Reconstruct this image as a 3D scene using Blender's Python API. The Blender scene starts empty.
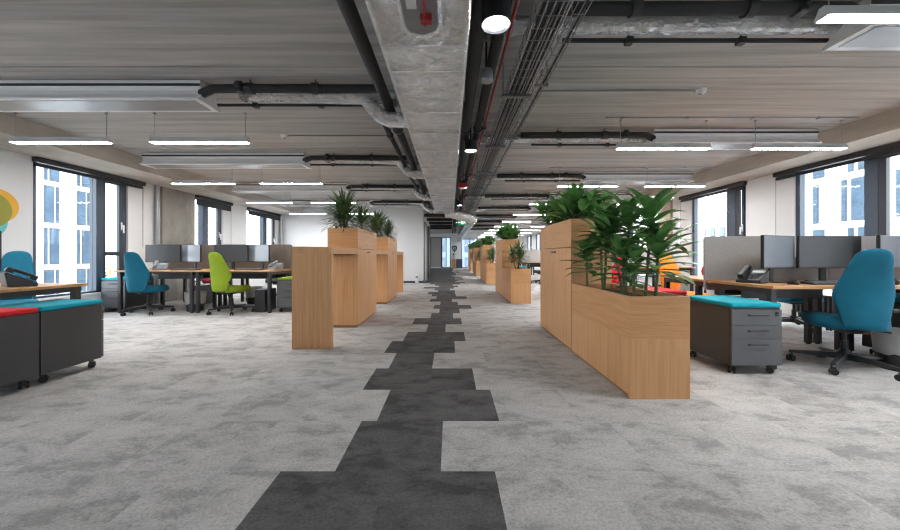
import bpy, math, random
from mathutils import Vector, Matrix

R = random.Random(11)
SC = bpy.context.scene
COL = SC.collection
PI = math.pi


# ------------------------------------------------------------------ colours and materials
def lin(v):
    v /= 255.0
    return v / 12.92 if v <= 0.04045 else ((v + 0.055) / 1.055) ** 2.4


def S(r, g, b):
    return (lin(r), lin(g), lin(b), 1.0)


class NT:
    def __init__(self, name):
        self.m = bpy.data.materials.new(name)
        self.m.use_nodes = True
        self.t = self.m.node_tree
        self.n = self.t.nodes
        self.bsdf = self.n['Principled BSDF']
        self.out = self.n['Material Output']

    def new(self, typ, **kw):
        nd = self.n.new(typ)
        for k, v in kw.items():
            setattr(nd, k, v)
        return nd

    def link(self, a, b):
        self.t.links.new(a, b)

    def coords(self, scale=(1, 1, 1), shift=True):
        tc = self.new('ShaderNodeTexCoord')
        mp = self.new('ShaderNodeMapping')
        mp.inputs['Scale'].default_value = scale
        if shift:
            oi = self.new('ShaderNodeObjectInfo')
            mul = self.new('ShaderNodeVectorMath', operation='SCALE')
            mul.inputs[0].default_value = (37.0, 19.0, 53.0)
            self.link(oi.outputs['Random'], mul.inputs['Scale'])
            add = self.new('ShaderNodeVectorMath', operation='ADD')
            self.link(tc.outputs['Object'], add.inputs[0])
            self.link(mul.outputs[0], add.inputs[1])
            self.link(add.outputs[0], mp.inputs['Vector'])
        else:
            self.link(tc.outputs['Object'], mp.inputs['Vector'])
        return mp.outputs[0]

    def noise(self, vec, scale, detail=4.0, rough=0.55, dist=0.0):
        nd = self.new('ShaderNodeTexNoise')
        nd.inputs['Scale'].default_value = scale
        nd.inputs['Detail'].default_value = detail
        nd.inputs['Roughness'].default_value = rough
        nd.inputs['Distortion'].default_value = dist
        self.link(vec, nd.inputs['Vector'])
        return nd.outputs['Fac']

    def ramp(self, fac, stops):
        nd = self.new('ShaderNodeValToRGB')
        el = nd.color_ramp.elements
        el[0].position, el[0].color = stops[0]
        el[1].position, el[1].color = stops[-1]
        for p, c in stops[1:-1]:
            e = el.new(p)
            e.color = c
        self.link(fac, nd.inputs['Fac'])
        return nd.outputs['Color']

    def bump(self, height, strength, distance=0.01):
        nd = self.new('ShaderNodeBump')
        nd.inputs['Strength'].default_value = strength
        nd.inputs['Distance'].default_value = distance
        self.link(height, nd.inputs['Height'])
        self.link(nd.outputs['Normal'], self.bsdf.inputs['Normal'])


def plain(name, col, rough=0.5, metal=0.0, var=0.06, scale=6.0, bump=0.0, spec=0.5):
    t = NT(name)
    v = t.coords()
    f = t.noise(v, scale)
    a = tuple(max(0, c * (1 - var)) for c in col[:3]) + (1,)
    b = tuple(min(1, c * (1 + var)) for c in col[:3]) + (1,)
    t.link(t.ramp(f, [(0.3, a), (0.7, b)]), t.bsdf.inputs['Base Color'])
    t.bsdf.inputs['Roughness'].default_value = rough
    t.bsdf.inputs['Metallic'].default_value = metal
    t.bsdf.inputs['Specular IOR Level'].default_value = spec
    if bump:
        t.bump(t.noise(v, scale * 12, 3), bump, 0.004)
    return t.m


def wood(name, horizontal=None, base=(206, 158, 112)):
    """oak veneer; grain runs along Z unless horizontal is 'x' / 'y' / 'xy'"""
    t = NT(name)
    if horizontal is None:
        sc = (14, 14, 0.5)
    elif horizontal == 'xy':
        sc = (0.9, 0.9, 26)
    elif horizontal == 'x':
        sc = (0.7, 12, 12)
    else:
        sc = (12, 0.7, 12)
    v = t.coords(sc)
    f = t.noise(v, 2.6, 6, 0.62, 0.5)
    r, g, b = base
    c = t.ramp(f, [(0.28, S(r - 16, g - 18, b - 18)), (0.5, S(r, g, b)), (0.72, S(r + 8, g + 9, b + 9))])
    fine = t.noise(v, 11.0, 3)
    mx = t.new('ShaderNodeMix', data_type='RGBA', blend_type='MULTIPLY')
    mx.inputs['Factor'].default_value = 0.2
    t.link(c, mx.inputs[6])
    t.link(t.ramp(fine, [(0.35, (0.75, 0.7, 0.64, 1)), (0.6, (1, 1, 1, 1))]), mx.inputs[7])
    t.link(mx.outputs[2], t.bsdf.inputs['Base Color'])
    t.bsdf.inputs['Roughness'].default_value = 0.45
    t.bsdf.inputs['Specular IOR Level'].default_value = 0.3
    return t.m


def carpet(name, c0, c1, c2):
    t = NT(name)
    v = t.coords(shift=False)
    at = t.new('ShaderNodeAttribute', attribute_name='tone')
    off = t.new('ShaderNodeVectorMath', operation='SCALE')
    off.inputs[0].default_value = (31.0, 17.0, 9.0)
    t.link(at.outputs['Fac'], off.inputs['Scale'])
    add = t.new('ShaderNodeVectorMath', operation='ADD')
    t.link(v, add.inputs[0])
    t.link(off.outputs[0], add.inputs[1])
    st = t.new('ShaderNodeVectorMath', operation='MULTIPLY')
    st.inputs[1].default_value = (1.0, 1.7, 1.0)
    t.link(add.outputs[0], st.inputs[0])
    big = t.noise(st.outputs[0], 3.3, 8, 0.72, 0.3)
    col = t.ramp(big, [(0.40, c0), (0.48, c1), (0.60, c2)])
    fine = t.noise(v, 70.0, 4, 0.8)
    mx = t.new('ShaderNodeMix', data_type='RGBA', blend_type='MULTIPLY')
    mx.inputs['Factor'].default_value = 0.75
    t.link(col, mx.inputs[6])
    t.link(t.ramp(fine, [(0.34, (0.55, 0.55, 0.55, 1)), (0.56, (1, 1, 1, 1))]), mx.inputs[7])
    mt = t.new('ShaderNodeMix', data_type='RGBA', blend_type='MULTIPLY')
    mt.inputs['Factor'].default_value = 0.3
    t.link(mx.outputs[2], mt.inputs[6])
    t.link(t.ramp(at.outputs['Fac'], [(0.0, (0.72, 0.72, 0.72, 1)), (1.0, (1, 1, 1, 1))]), mt.inputs[7])
    t.link(mt.outputs[2], t.bsdf.inputs['Base Color'])
    t.bsdf.inputs['Roughness'].default_value = 0.95
    t.bsdf.inputs['Specular IOR Level'].default_value = 0.1
    t.bump(fine, 0.6, 0.006)
    return t.m


def concrete(name, c0, c1, scale=(1, 1, 1), ns=2.0, bump=0.1):
    t = NT(name)
    v = t.coords(scale, shift=False)
    f = t.noise(v, ns, 7, 0.65, 0.4)
    t.link(t.ramp(f, [(0.3, c0), (0.7, c1)]), t.bsdf.inputs['Base Color'])
    t.bsdf.inputs['Roughness'].default_value = 0.85
    t.bsdf.inputs['Specular IOR Level'].default_value = 0.2
    t.bump(f, bump, 0.02)
    return t.m


def foil(name, col=(205, 203, 200), rough=0.34, bump=0.55, ns=16):
    t = NT(name)
    v = t.coords()
    wob = t.new('ShaderNodeTexNoise')
    wob.inputs['Scale'].default_value = ns * 0.5
    t.link(v, wob.inputs['Vector'])
    mixv = t.new('ShaderNodeMix', data_type='VECTOR')
    mixv.inputs['Factor'].default_value = 0.12
    t.link(v, mixv.inputs[4])
    t.link(wob.outputs['Color'], mixv.inputs[5])
    vo = t.new('ShaderNodeTexVoronoi', feature='F1')
    vo.inputs['Scale'].default_value = ns
    t.link(mixv.outputs[1], vo.inputs['Vector'])
    f = t.noise(v, ns * 1.7, 5, 0.65, 1.5)
    ad = t.new('ShaderNodeMath', operation='MULTIPLY_ADD')
    ad.inputs[1].default_value = 0.8
    t.link(vo.outputs['Distance'], ad.inputs[0])
    t.link(f, ad.inputs[2])
    g = t.noise(v, 2.5, 3)
    a = S(*[c * 0.85 for c in col])
    t.link(t.ramp(g, [(0.3, a), (0.7, S(*col))]), t.bsdf.inputs['Base Color'])
    t.bsdf.inputs['Metallic'].default_value = 0.95
    t.bsdf.inputs['Roughness'].default_value = rough
    t.bump(ad.outputs[0], bump, 0.05)
    return t.m


def glow(name, col, strength):
    t = NT(name)
    t.bsdf.inputs['Base Color'].default_value = col
    t.bsdf.inputs['Emission Color'].default_value = col
    t.bsdf.inputs['Emission Strength'].default_value = strength
    return t.m


def glass(name, tint=(0.96, 0.98, 1.0, 1), refl=0.06):
    t = NT(name)
    t.n.remove(t.bsdf)
    tr = t.new('ShaderNodeBsdfTransparent')
    tr.inputs['Color'].default_value = tint
    gl = t.new('ShaderNodeBsdfGlossy')
    gl.inputs['Roughness'].default_value = 0.02
    mx = t.new('ShaderNodeMixShader')
    mx.inputs['Fac'].default_value = refl
    t.link(tr.outputs[0], mx.inputs[1])
    t.link(gl.outputs[0], mx.inputs[2])
    t.link(mx.outputs[0], t.out.inputs['Surface'])
    return t.m


def leafmat(name, c0, c1):
    t = NT(name)
    v = t.coords()
    f = t.noise(v, 9, 3)
    t.link(t.ramp(f, [(0.3, c0), (0.7, c1)]), t.bsdf.inputs['Base Color'])
    t.bsdf.inputs['Roughness'].default_value = 0.36
    return t.m


M = dict(
    oak=wood('oak_vertical_grain'),
    oak_h=wood('oak_horizontal_grain', 'xy', (200, 151, 104)),
    oak_top=wood('oak_desktop', 'x', (186, 138, 92)),
    plinth=plain('plinth_brown', S(150, 108, 74), 0.6),
    carpet_light=carpet('carpet_light_grey', S(166, 164, 162), S(189, 187, 185), S(202, 200, 198)),
    carpet_dark=carpet('carpet_charcoal', S(80, 79, 79), S(98, 97, 97), S(110, 109, 109)),
    ceiling=concrete('concrete_ceiling', S(150, 149, 147), S(192, 191, 189), (0.35, 7, 1), 1.6, 0.25),
    beam=concrete('concrete_beam', S(160, 155, 147), S(190, 186, 178), (1, 0.6, 2), 2.0),
    column=concrete('concrete_column', S(112, 110, 105), S(150, 147, 141), (1, 1, 0.6), 2.2),
    tan_column=plain('tan_column', S(176, 160, 144), 0.8),
    white_wall=plain('white_painted_wall', S(214, 215, 216), 0.8, var=0.015, scale=2),
    dark_base=plain('dark_skirting', S(52, 52, 54), 0.6),
    frame=plain('window_frame_blue_grey', S(52, 66, 82), 0.45),
    frame_dark=plain('window_sash_black', S(40, 46, 54), 0.45),
    glass=glass('window_glass'),
    blind=plain('blind_fabric_dark', S(48, 52, 56), 0.8),
    white_metal=plain('white_metal', S(225, 226, 228), 0.35, var=0.02),
    grey_metal=plain('grey_metal', S(150, 152, 155), 0.35, 0.6),
    galv=plain('galvanised_steel', S(128, 130, 132), 0.42, 0.75, var=0.15, scale=14),
    chrome=plain('chrome', S(205, 205, 208), 0.18, 1.0),
    foil=foil('foil_duct_wrap', (238, 236, 233), 0.16, 1.0, 7),
    foil_bright=foil('foil_flexible', (244, 243, 242), 0.15, 1.0, 16),
    foil_tape=foil('foil_tape', (240, 238, 236), 0.22, 0.5, 30),
    black_ins=plain('black_pipe_insulation', S(36, 37, 39), 0.7),
    black=plain('black_plastic', S(26, 27, 29), 0.45),
    black_metal=plain('black_metal', S(38, 39, 42), 0.4),
    red_paint=plain('red_paint', S(150, 30, 34), 0.4),
    pedestal=plain('charcoal_cabinet', S(60, 61, 63), 0.5),
    drawer=plain('grey_drawer_front', S(86, 88, 91), 0.45),
    teal=plain('teal_fabric', S(0, 98, 124), 0.9, bump=0.25, scale=20),
    cushion_teal=plain('turquoise_cushion', S(0, 158, 178), 0.9, bump=0.25, scale=20),
    red=plain('red_fabric', S(206, 30, 40), 0.9, bump=0.25, scale=20),
    lime=plain('lime_fabric', S(132, 156, 30), 0.9, bump=0.25, scale=20),
    orange=plain('orange_fabric', S(222, 132, 34), 0.9, bump=0.25, scale=20),
    burgundy=plain('burgundy_fabric', S(140, 26, 56), 0.9, bump=0.25, scale=20),
    charcoal=plain('charcoal_fabric', S(60, 62, 66), 0.9, bump=0.25, scale=20),
    screen_felt=plain('grey_felt', S(172, 170, 168), 0.95, var=0.08, scale=60, bump=0.2),
    screen_brown=plain('taupe_felt', S(104, 96, 90), 0.95, var=0.08, scale=60, bump=0.2),
    display=plain('display_off', S(46, 48, 51), 0.35, var=0.02),
    display_reflect=plain('display_painted_reflection', S(118, 126, 136), 0.2, var=0.03),  # window reflection painted into the colour of a switched-off display
    keys=plain('grey_keycaps', S(96, 100, 104), 0.5),
    bin=plain('grey_bin_liner', S(158, 158, 157), 0.5, var=0.12),
    soil=plain('dark_soil', S(42, 34, 28), 1.0, var=0.3, scale=40, bump=0.8),
    cane=plain('dracaena_cane', S(98, 106, 66), 0.7, var=0.25, scale=25),
    bark=plain('brown_cane', S(104, 88, 64), 0.8, var=0.25, scale=25),
    leaf=leafmat('broad_leaf', S(62, 106, 56), S(114, 164, 92)),
    leaf_thin=leafmat('thin_leaf', S(58, 84, 48), S(104, 128, 80)),
    leaf_bush=leafmat('bush_leaf', S(68, 116, 58), S(122, 176, 96)),
    autumn=leafmat('autumn_leaf', S(150, 150, 60), S(206, 184, 70)),
    lamp_grey=plain('lamp_housing_grey', S(196, 198, 200), 0.4, var=0.02),
    lamp=glow('lamp_diffuser', (1.0, 0.99, 0.98, 1), 48.0),
    spot=glow('downlight_lens', (1.0, 0.99, 0.98, 1), 48.0),
    exit_green=glow('exit_sign_green', S(0, 140, 80), 0.25),
    exit_white=glow('exit_sign_white', S(240, 255, 248), 0.4),
    facade=plain('white_facade', S(236, 236, 236), 0.7, var=0.02, scale=1),
    facade_blue=plain('grey_blue_render', S(104, 120, 134), 0.7, var=0.05, scale=1),
    facade_band=plain('pale_facade_band', S(222, 224, 227), 0.7, var=0.02, scale=1),
    facade_glass=plain('facade_window_blue', S(70, 86, 100), 0.1, var=0.25, scale=0.8),
    facade_frame=plain('facade_window_frame', S(66, 76, 86), 0.4),
    ground=concrete('grey_paving', S(140, 140, 138), S(170, 170, 168), (0.2, 0.2, 1), 1.0),
    ochre=plain('ochre_vinyl', S(214, 160, 48), 0.6, var=0.02),
    olive=plain('olive_vinyl', S(136, 136, 46), 0.6, var=0.02),
    aqua=plain('aqua_vinyl', S(92, 176, 178), 0.6, var=0.02),
    navy=plain('dark_vinyl', S(52, 56, 74), 0.6, var=0.02),
    door_grey=plain('grey_door_leaf', S(150, 146, 142), 0.6, var=0.03),
    lcd=plain('phone_display', S(170, 184, 188), 0.25, var=0.03),
    silver=plain('silver_plastic', S(128, 132, 138), 0.4),
)


# ------------------------------------------------------------------ mesh builder
class MB:
    def __init__(self):
        self.v, self.f, self.mi, self.cur = [], [], [], 0

    def mat(self, i):
        self.cur = i
        return self

    def face(self, idx):
        self.f.append(tuple(idx))
        self.mi.append(self.cur)

    def add(self, verts, faces):
        b = len(self.v)
        self.v.extend(tuple(p) for p in verts)
        for f in faces:
            self.face([b + i for i in f])
        return self

    def box(self, x0, y0, z0, x1, y1, z1):
        return self.add([(x0, y0, z0), (x1, y0, z0), (x1, y1, z0), (x0, y1, z0), (x0, y0, z1), (x1, y0, z1), (x1, y1, z1), (x0, y1, z1)],
                        [(0, 3, 2, 1), (4, 5, 6, 7), (0, 1, 5, 4), (1, 2, 6, 5), (2, 3, 7, 6), (3, 0, 4, 7)])

    def loft(self, loops, cap0=True, cap1=True):
        n = len(loops[0])
        vs = [p for L in loops for p in L]
        fs = []
        for i in range(len(loops) - 1):
            for j in range(n):
                k = (j + 1) % n
                fs.append((i * n + j, i * n + k, (i + 1) * n + k, (i + 1) * n + j))
        if cap0:
            fs.append(tuple(reversed(range(n))))
        if cap1:
            o = (len(loops) - 1) * n
            fs.append(tuple(range(o, o + n)))
        return self.add(vs, fs)

    def tube(self, pts, r, n=10, caps=True):
        pts = [Vector(p) for p in pts]
        rs = r if isinstance(r, (list, tuple)) else [r] * len(pts)
        loops = []
        u = None
        for i, p in enumerate(pts):
            if i == 0:
                d = pts[1] - p
            elif i == len(pts) - 1:
                d = p - pts[i - 1]
            else:
                d = (pts[i + 1] - p).normalized() + (p - pts[i - 1]).normalized()
            d.normalize()
            if u is None:
                u = d.orthogonal().normalized()
            else:
                u = (u - d * u.dot(d))
                u = u.normalized() if u.length > 1e-6 else d.orthogonal().normalized()
            w = d.cross(u)
            loops.append([p + (u * math.cos(2 * PI * k / n) + w * math.sin(2 * PI * k / n)) * rs[i] for k in range(n)])
        return self.loft(loops, caps, caps)

    def cyl(self, p0, p1, r, n=16, r1=None):
        return self.tube([p0, p1], [r, r if r1 is None else r1], n)

    def lathe(self, prof, n=20, c=(0, 0, 0)):
        return self.loft([[(c[0] + r * math.cos(2 * PI * k / n), c[1] + r * math.sin(2 * PI * k / n), c[2] + z) for k in range(n)] for r, z in prof])

    def prism_x(self, prof, x0, x1):
        """prof: list of (y, z)"""
        a = [(x0, y, z) for y, z in prof]
        b = [(x1, y, z) for y, z in prof]
        return self.loft([a, b])

    def prism_y(self, prof, y0, y1):
        a = [(x, y0, z) for x, z in prof]
        b = [(x, y1, z) for x, z in prof]
        return self.loft([a, b])

    def bar(self, p0, p1, w, h=None):
        """square bar between two points"""
        h = w if h is None else h
        p0, p1 = Vector(p0), Vector(p1)
        d = (p1 - p0).normalized()
        up = Vector((0, 0, 1)) if abs(d.z) < 0.9 else Vector((0, 1, 0))
        s = d.cross(up).normalized()
        t = s.cross(d)
        q = [(-1, -1), (1, -1), (1, 1), (-1, 1)]
        return self.loft([[p + s * a * w / 2 + t * b * h / 2 for a, b in q] for p in (p0, p1)])

    def xf(self, m, start=0):
        for i in range(start, len(self.v)):
            self.v[i] = tuple(m @ Vector(self.v[i]))
        return self

    def build(self, name, mats, parent=None, smooth=False, bevel=0.0, loc=None, seg=2, label=None):
        me = bpy.data.meshes.new(name)
        me.from_pydata([tuple(p) for p in self.v], [], self.f)
        mats = mats if isinstance(mats, (list, tuple)) else [mats]
        for m in mats:
            me.materials.append(M[m])
        if len(mats) > 1:
            me.polygons.foreach_set('material_index', self.mi)
        import bmesh
        bm = bmesh.new()
        bm.from_mesh(me)
        bmesh.ops.recalc_face_normals(bm, faces=bm.faces)
        bm.to_mesh(me)
        bm.free()
        if smooth:
            me.shade_smooth()
            me.set_sharp_from_angle(angle=math.radians(smooth if smooth is not True else 42))
        me.update()
        o = bpy.data.objects.new(name, me)
        COL.objects.link(o)
        if parent is not None:
            o.parent = parent
        if loc is not None:
            o.location = loc
        if bevel:
            bv = o.modifiers.new('edge', 'BEVEL')
            bv.width = bevel
            bv.segments = seg
            bv.limit_method = 'ANGLE'
            bv.angle_limit = math.radians(40)
        if label:
            o['label'] = label
        return o


def tag(o, label, cat, group=None, kind=None):
    o['label'] = label
    o['category'] = cat
    if group:
        o['group'] = group
    if kind:
        o['kind'] = kind
    return o


def thing(name, label, cat, loc=(0, 0, 0), rz=0.0, group=None):
    o = bpy.data.objects.new(name, None)
    COL.objects.link(o)
    o.location = loc
    o.rotation_euler = (0, 0, rz)
    o.empty_display_size = 0.1
    return tag(o, label, cat, group)


KIDS = {}


def copy_tree(o, parent=None):
    c = o.copy()
    COL.objects.link(c)
    if parent is not None:
        c.parent = parent
    for ch in list(o.children):
        copy_tree(ch, c)
    return c


def dup(src, label, loc, rz=0.0, group=None):
    c = copy_tree(src)
    c.location = loc
    c.rotation_euler = (0, 0, rz)
    c['label'] = label
    if group:
        c['group'] = group
    return c


def struct(mb, name, mats, bevel=0.0, smooth=False, parent=None):
    o = mb.build(name, mats, parent, smooth, bevel)
    if parent is None:
        o['kind'] = 'structure'
    return o


ORD = ['first', 'second', 'third', 'fourth', 'fifth', 'sixth', 'seventh', 'eighth', 'ninth', 'tenth', 'eleventh', 'twelfth', 'thirteenth', 'fourteenth']

# ------------------------------------------------------------------ room dimensions
XL, XR = -6.15, 5.80
YB, YE = -4.0, 28.0
ZC, ZS = 2.70, 2.46
ZR = ZC - 0.002
CORE_Y0, CORE_Y1, CORE_X = 12.8, 17.4, -0.985
H = 1.01

# ---- floor: carpet tiles, a dark path of tiles runs along the aisle
DARK = {0: (-0.79, 0.21), 1: (-0.537, -0.043), 2: (-0.445, 0.30), 3: (-0.655, 0.197), 4: (-0.547, -0.16), 5: (-0.68, 0.052),
        6: (-0.551, 0.183), 7: (-0.314, -0.061), 8: (-0.554, 0.175), 9: (-0.317, 0.052), 10: (-0.19, 0.172), 11: (-0.31, 0.41),
        12: (-0.2, 0.16), 13: (-0.44, 0.043), 14: (-0.318, 0.394), 15: (-0.457, 0.144), 16: (-0.58, 0.13), 17: (-0.34, 0.14),
        18: (-0.45, 0.0), 19: (-0.81, 0.12), 20: (-0.35, 0.25), 21: (-0.5, 0.1), 22: (-0.7, 0.35)}


def make_floor():
    mb = MB()
    tones = []
    k0 = -11
    k = k0
    while True:
        y0, y1 = 1.153 + 0.5 * k, 1.653 + 0.5 * k
        if y0 > YE:
            break
        y0, y1 = max(y0, YB), min(y1, YE)
        if y1 <= y0:
            k += 1
            continue
        if k in DARK:
            L, Rr = DARK[k]
        elif k < 0:
            L = R.choice([-0.79, -0.54, -0.3])
            Rr = L + R.choice([0.5, 0.75, 1.0])
        elif y0 < CORE_Y1 - 0.4:
            L, Rr = CORE_X, R.choice([0.1, 0.3, 0.55, 0.2])
        else:
            L, Rr = R.choice([-3.0, -2.5]), R.choice([0.1, 0.3, 0.55, 0.2])
        cuts = [L]
        x = L
        while x + 0.5 < Rr - 0.02:
            x += 0.5
            cuts.append(x)
        cuts.append(Rr)
        left, x = [], L
        while x > XL:
            x -= 0.5
            left.append(max(x, XL - 0.3))
        right, x = [], Rr
        while x < XR:
            x += 0.5
            right.append(min(x, XR + 0.3))
        allx = list(reversed(left)) + cuts + right
        for a, b in zip(allx[:-1], allx[1:]):
            if b - a < 1e-4:
                continue
            mb.mat(1 if (a >= L - 1e-4 and b <= Rr + 1e-4) else 0)
            mb.add([(a, y0, 0), (b, y0, 0), (b, y1, 0), (a, y1, 0)], [(0, 1, 2, 3)])
            tones.append(R.random())
        k += 1
    o = struct(mb, 'floor', ['carpet_light', 'carpet_dark'])
    at = o.data.attributes.new('tone', 'FLOAT', 'FACE')
    at.data.foreach_set('value', tones)


make_floor()

# ---- ceiling: slabs running across the room with joints between them
mb = MB()
prof = [(YB - 0.3, ZC)]
y = -1.68
while y < YE:
    prof += [(y - 0.012, ZC), (y - 0.006, ZC + 0.02), (y + 0.006, ZC + 0.02), (y + 0.012, ZC)]
    y += 2.43
prof += [(YE + 0.3, ZC), (YE + 0.3, ZC + 0.1), (YB - 0.3, ZC + 0.1)]
mb.prism_x(prof, XL - 0.4, XR + 0.4)
struct(mb, 'ceiling', 'ceiling')
for nm, a, b in (('trim_1', XL, -5.30), ('trim_2', 5.14, XR)):
    struct(MB().box(a, YB, ZS, b, YE, ZC), nm, 'beam')

# ---- walls with window openings
WL = [(-3.2, -1.4), (-0.4, 1.4), (2.0, 3.7), (5.22, 6.76), (8.50, 9.57), (10.70, 12.48), (18.2, 19.8), (21.5, 23.2), (24.6, 26.4)]
WR = [(-3.2, -1.4), (-0.4, 1.2), (1.9, 3.0), (3.70, 5.97), (6.94, 8.52), (9.80, 11.5), (12.2, 13.8), (14.9, 16.5), (17.3, 18.9), (20.0, 21.6), (22.4, 24.0), (25.1, 26.7)]
SILL, HEAD = 0.33, 2.44


def wall_side(name, x, d, wins):
    mb = MB()
    xa, xb = min(x, x + d * 0.32), max(x, x + d * 0.32)
    y = YB
    for a, b in wins:
        mb.box(xa, y, 0, xb, a, ZC)
        mb.box(xa, a, 0, xb, b, SILL)
        mb.box(xa, a, HEAD, xb, b, ZC)
        y = b
    mb.box(xa, y, 0, xb, YE, ZC)
    struct(mb, name, 'white_wall')


wall_side('wall_left', XL, -1, WL)
wall_side('wall_right', XR, 1, WR)
struct(MB().box(XL - 0.3, YB - 0.3, 0, XR + 0.3, YB, ZC), 'wall_back', 'white_wall')
WIN_N = [0]


def window(x, d, a, b, mull, handle_end='far', transom=False):
    """x: inner wall face, d: +1 outward to +X; mull: list of (y0, y1); the pane beyond the last mullion opens"""
    WIN_N[0] += 1
    root = bpy.data.objects.new('window_%d' % WIN_N[0], None)
    COL.objects.link(root)
    root['kind'] = 'structure'
    root.location = (x, (a + b) / 2, SILL)
    m = (a + b) / 2

    def bx(mb, x0, y0, z0, x1, y1, z1):
        p, q = d * x0, d * x1
        mb.box(min(p, q), y0 - m, z0 - SILL, max(p, q), y1 - m, z1 - SILL)

    f0, f1 = 0.035, 0.115
    mb = MB()
    bx(mb, f0, a, SILL, f1, a + 0.07, HEAD)
    bx(mb, f0, b - 0.07, SILL, f1, b, HEAD)
    bx(mb, f0, a + 0.07, SILL, f1, b - 0.07, SILL + 0.06)
    bx(mb, f0, a + 0.07, HEAD - 0.07, f1, b - 0.07, HEAD)
    mb.build('window_frame', 'frame', root)
    for (p, q) in mull:
        mb = MB()
        bx(mb, f0 - 0.02, p, SILL + 0.06, f1 + 0.02, q, HEAD - 0.07)
        mb.build('mullion', 'frame', root)
    edges = [a + 0.07] + [e for pq in mull for e in pq] + [b - 0.07]
    for i in range(0, len(edges), 2):
        p, q = edges[i], edges[i + 1]
        mb = MB()
        bx(mb, 0.075, p, SILL + 0.06, 0.083, q, HEAD - 0.07)
        mb.build('pane', 'glass', root)
    # the opening sash
    opening = (edges[-2], edges[-1]) if handle_end == 'far' else (edges[0], edges[1])
    p, q = opening
    s = 0.055
    mb = MB()
    bx(mb, 0.02, p, SILL + 0.06, 0.07, p + s, HEAD - 0.07)
    bx(mb, 0.02, q - s * 1.6, SILL + 0.06, 0.07, q, HEAD - 0.07)
    bx(mb, 0.02, p + s, SILL + 0.06, 0.07, q - s * 1.6, SILL + 0.12)
    bx(mb, 0.02, p + s, HEAD - 0.13, 0.07, q - s * 1.6, HEAD - 0.07)
    if transom:
        bx(mb, 0.01, p + s, 1.0, 0.07, q - s * 1.6, 1.07)
    sash = mb.build('sash', 'frame_dark', root)
    hy = q - 0.045 if handle_end == 'far' else p + 0.03
    mb = MB()
    bx(mb, 0.008, hy - 0.014, 1.48, 0.02, hy + 0.014, 1.62)
    bx(mb, -0.025, hy - 0.011, 1.53, 0.008, hy + 0.011, 1.57)
    bx(mb, -0.035, hy - 0.011, 1.42, -0.02, hy + 0.011, 1.57)
    mb.build('handle', 'white_metal', sash, bevel=0.004)
    mb = MB()
    bx(mb, -0.02, a + 0.005, SILL, f0, b - 0.005, SILL + 0.025)
    mb.build('window_sill', 'white_metal', root)
    # daylight portal helps the sky sampling only
    return root


for i, (a, b) in enumerate(WL):
    w = b - a
    if i == 3:
        window(XL, -1, a, b, [(6.17, 6.29)], transom=True)
    elif i == 4:
        window(XL, -1, a, b, [(8.82, 8.98)])
    elif i == 5:
        window(XL, -1, a, b, [(11.68, 11.86)])
    else:
        window(XL, -1, a, b, [(a + w * 0.62, a + w * 0.62 + 0.13)])
for i, (a, b) in enumerate(WR):
    w = b - a
    if i == 3:
        window(XR, 1, a, b, [(4.81, 4.97)], handle_end='near')
    elif i == 4:
        window(XR, 1, a, b, [(7.22, 7.44)], handle_end='near')
    else:
        window(XR, 1, a, b, [(a + w * 0.32, a + w * 0.32 + 0.13)], handle_end='near')


def blind(x, d, a, b, drop, label):
    t = thing('roller_blind', label, 'blind', (x - d * 0.052, (a + b) / 2, ZS - 0.1), 0, None)
    h = (b - a) / 2
    mb = MB()
    mb.box(-0.04, -h, 0.02, 0.049, h, 0.098)
    mb.build('blind_cassette', 'black_metal', t, bevel=0.01)
    mb = MB().box(-0.008, -h + 0.03, -drop, 0.008, h - 0.03, 0.01)
    mb.box(-0.014, -h + 0.03, -drop - 0.02, 0.014, h - 0.03, -drop)
    mb.build('blind_fabric', 'blind', t)
    mb = MB()
    e = h - 0.015 if d < 0 else h - 0.015
    mb.tube([(0.0, e, 0.0), (0.0, e, -1.2)], 0.003, 6)
    mb.tube([(0.0, e - 0.012, 0.0), (0.0, e - 0.012, -1.2)], 0.003, 6)
    mb.build('blind_cord', 'grey_metal', t)


blind(XL, -1, 5.19, 7.05, 0.02, 'dark roller blind rolled up over the window beside the coloured wall circles')
blind(XL, -1, 8.49, 9.88, 0.12, 'dark roller blind pulled slightly down over the window next to the concrete column')
blind(XL, -1, 10.68, 12.78, 0.1, 'dark roller blind over the window beside the tall white partition wall')
blind(XR, 1, 3.65, 6.27, 0.02, 'long dark roller blind over the wide window behind the large teal chair desk')
blind(XR, 1, 6.9, 8.84, 0.02, 'dark roller blind over the window behind the grey felt desk screen')

# ---- columns and pipes at the facade
struct(MB().box(XL, 7.51, 0, XL + 0.05, 8.47, ZS), 'column_left', 'column')
struct(MB().box(XR - 0.06, 9.22, 0, XR, 9.74, ZS), 'column_right', 'tan_column')
tag(MB().cyl((XL + 0.06, 7.36, 0), (XL + 0.06, 7.36, ZS), 0.045).build('vertical_pipe', 'grey_metal', smooth=True), 'grey vertical pipe running floor to beam beside the concrete column', 'pipe')
tag(MB().cyl((XL + 0.09, 12.7, 0), (XL + 0.09, 12.7, ZS), 0.045).build('vertical_pipe', 'grey_metal', smooth=True), 'grey vertical pipe in the corner against the white partition wall', 'pipe')

# ---- white core, far wall
struct(MB().box(XL, CORE_Y0, 0, CORE_X, CORE_Y1, ZC), 'wall_core', 'white_wall')
struct(MB().box(XL + 0.15, CORE_Y0 - 0.012, 0, CORE_X + 0.012, CORE_Y0, 0.07).box(CORE_X, CORE_Y0, 0, CORE_X + 0.012, 13.2, 0.07), 'baseboard_core', 'dark_base')


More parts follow.
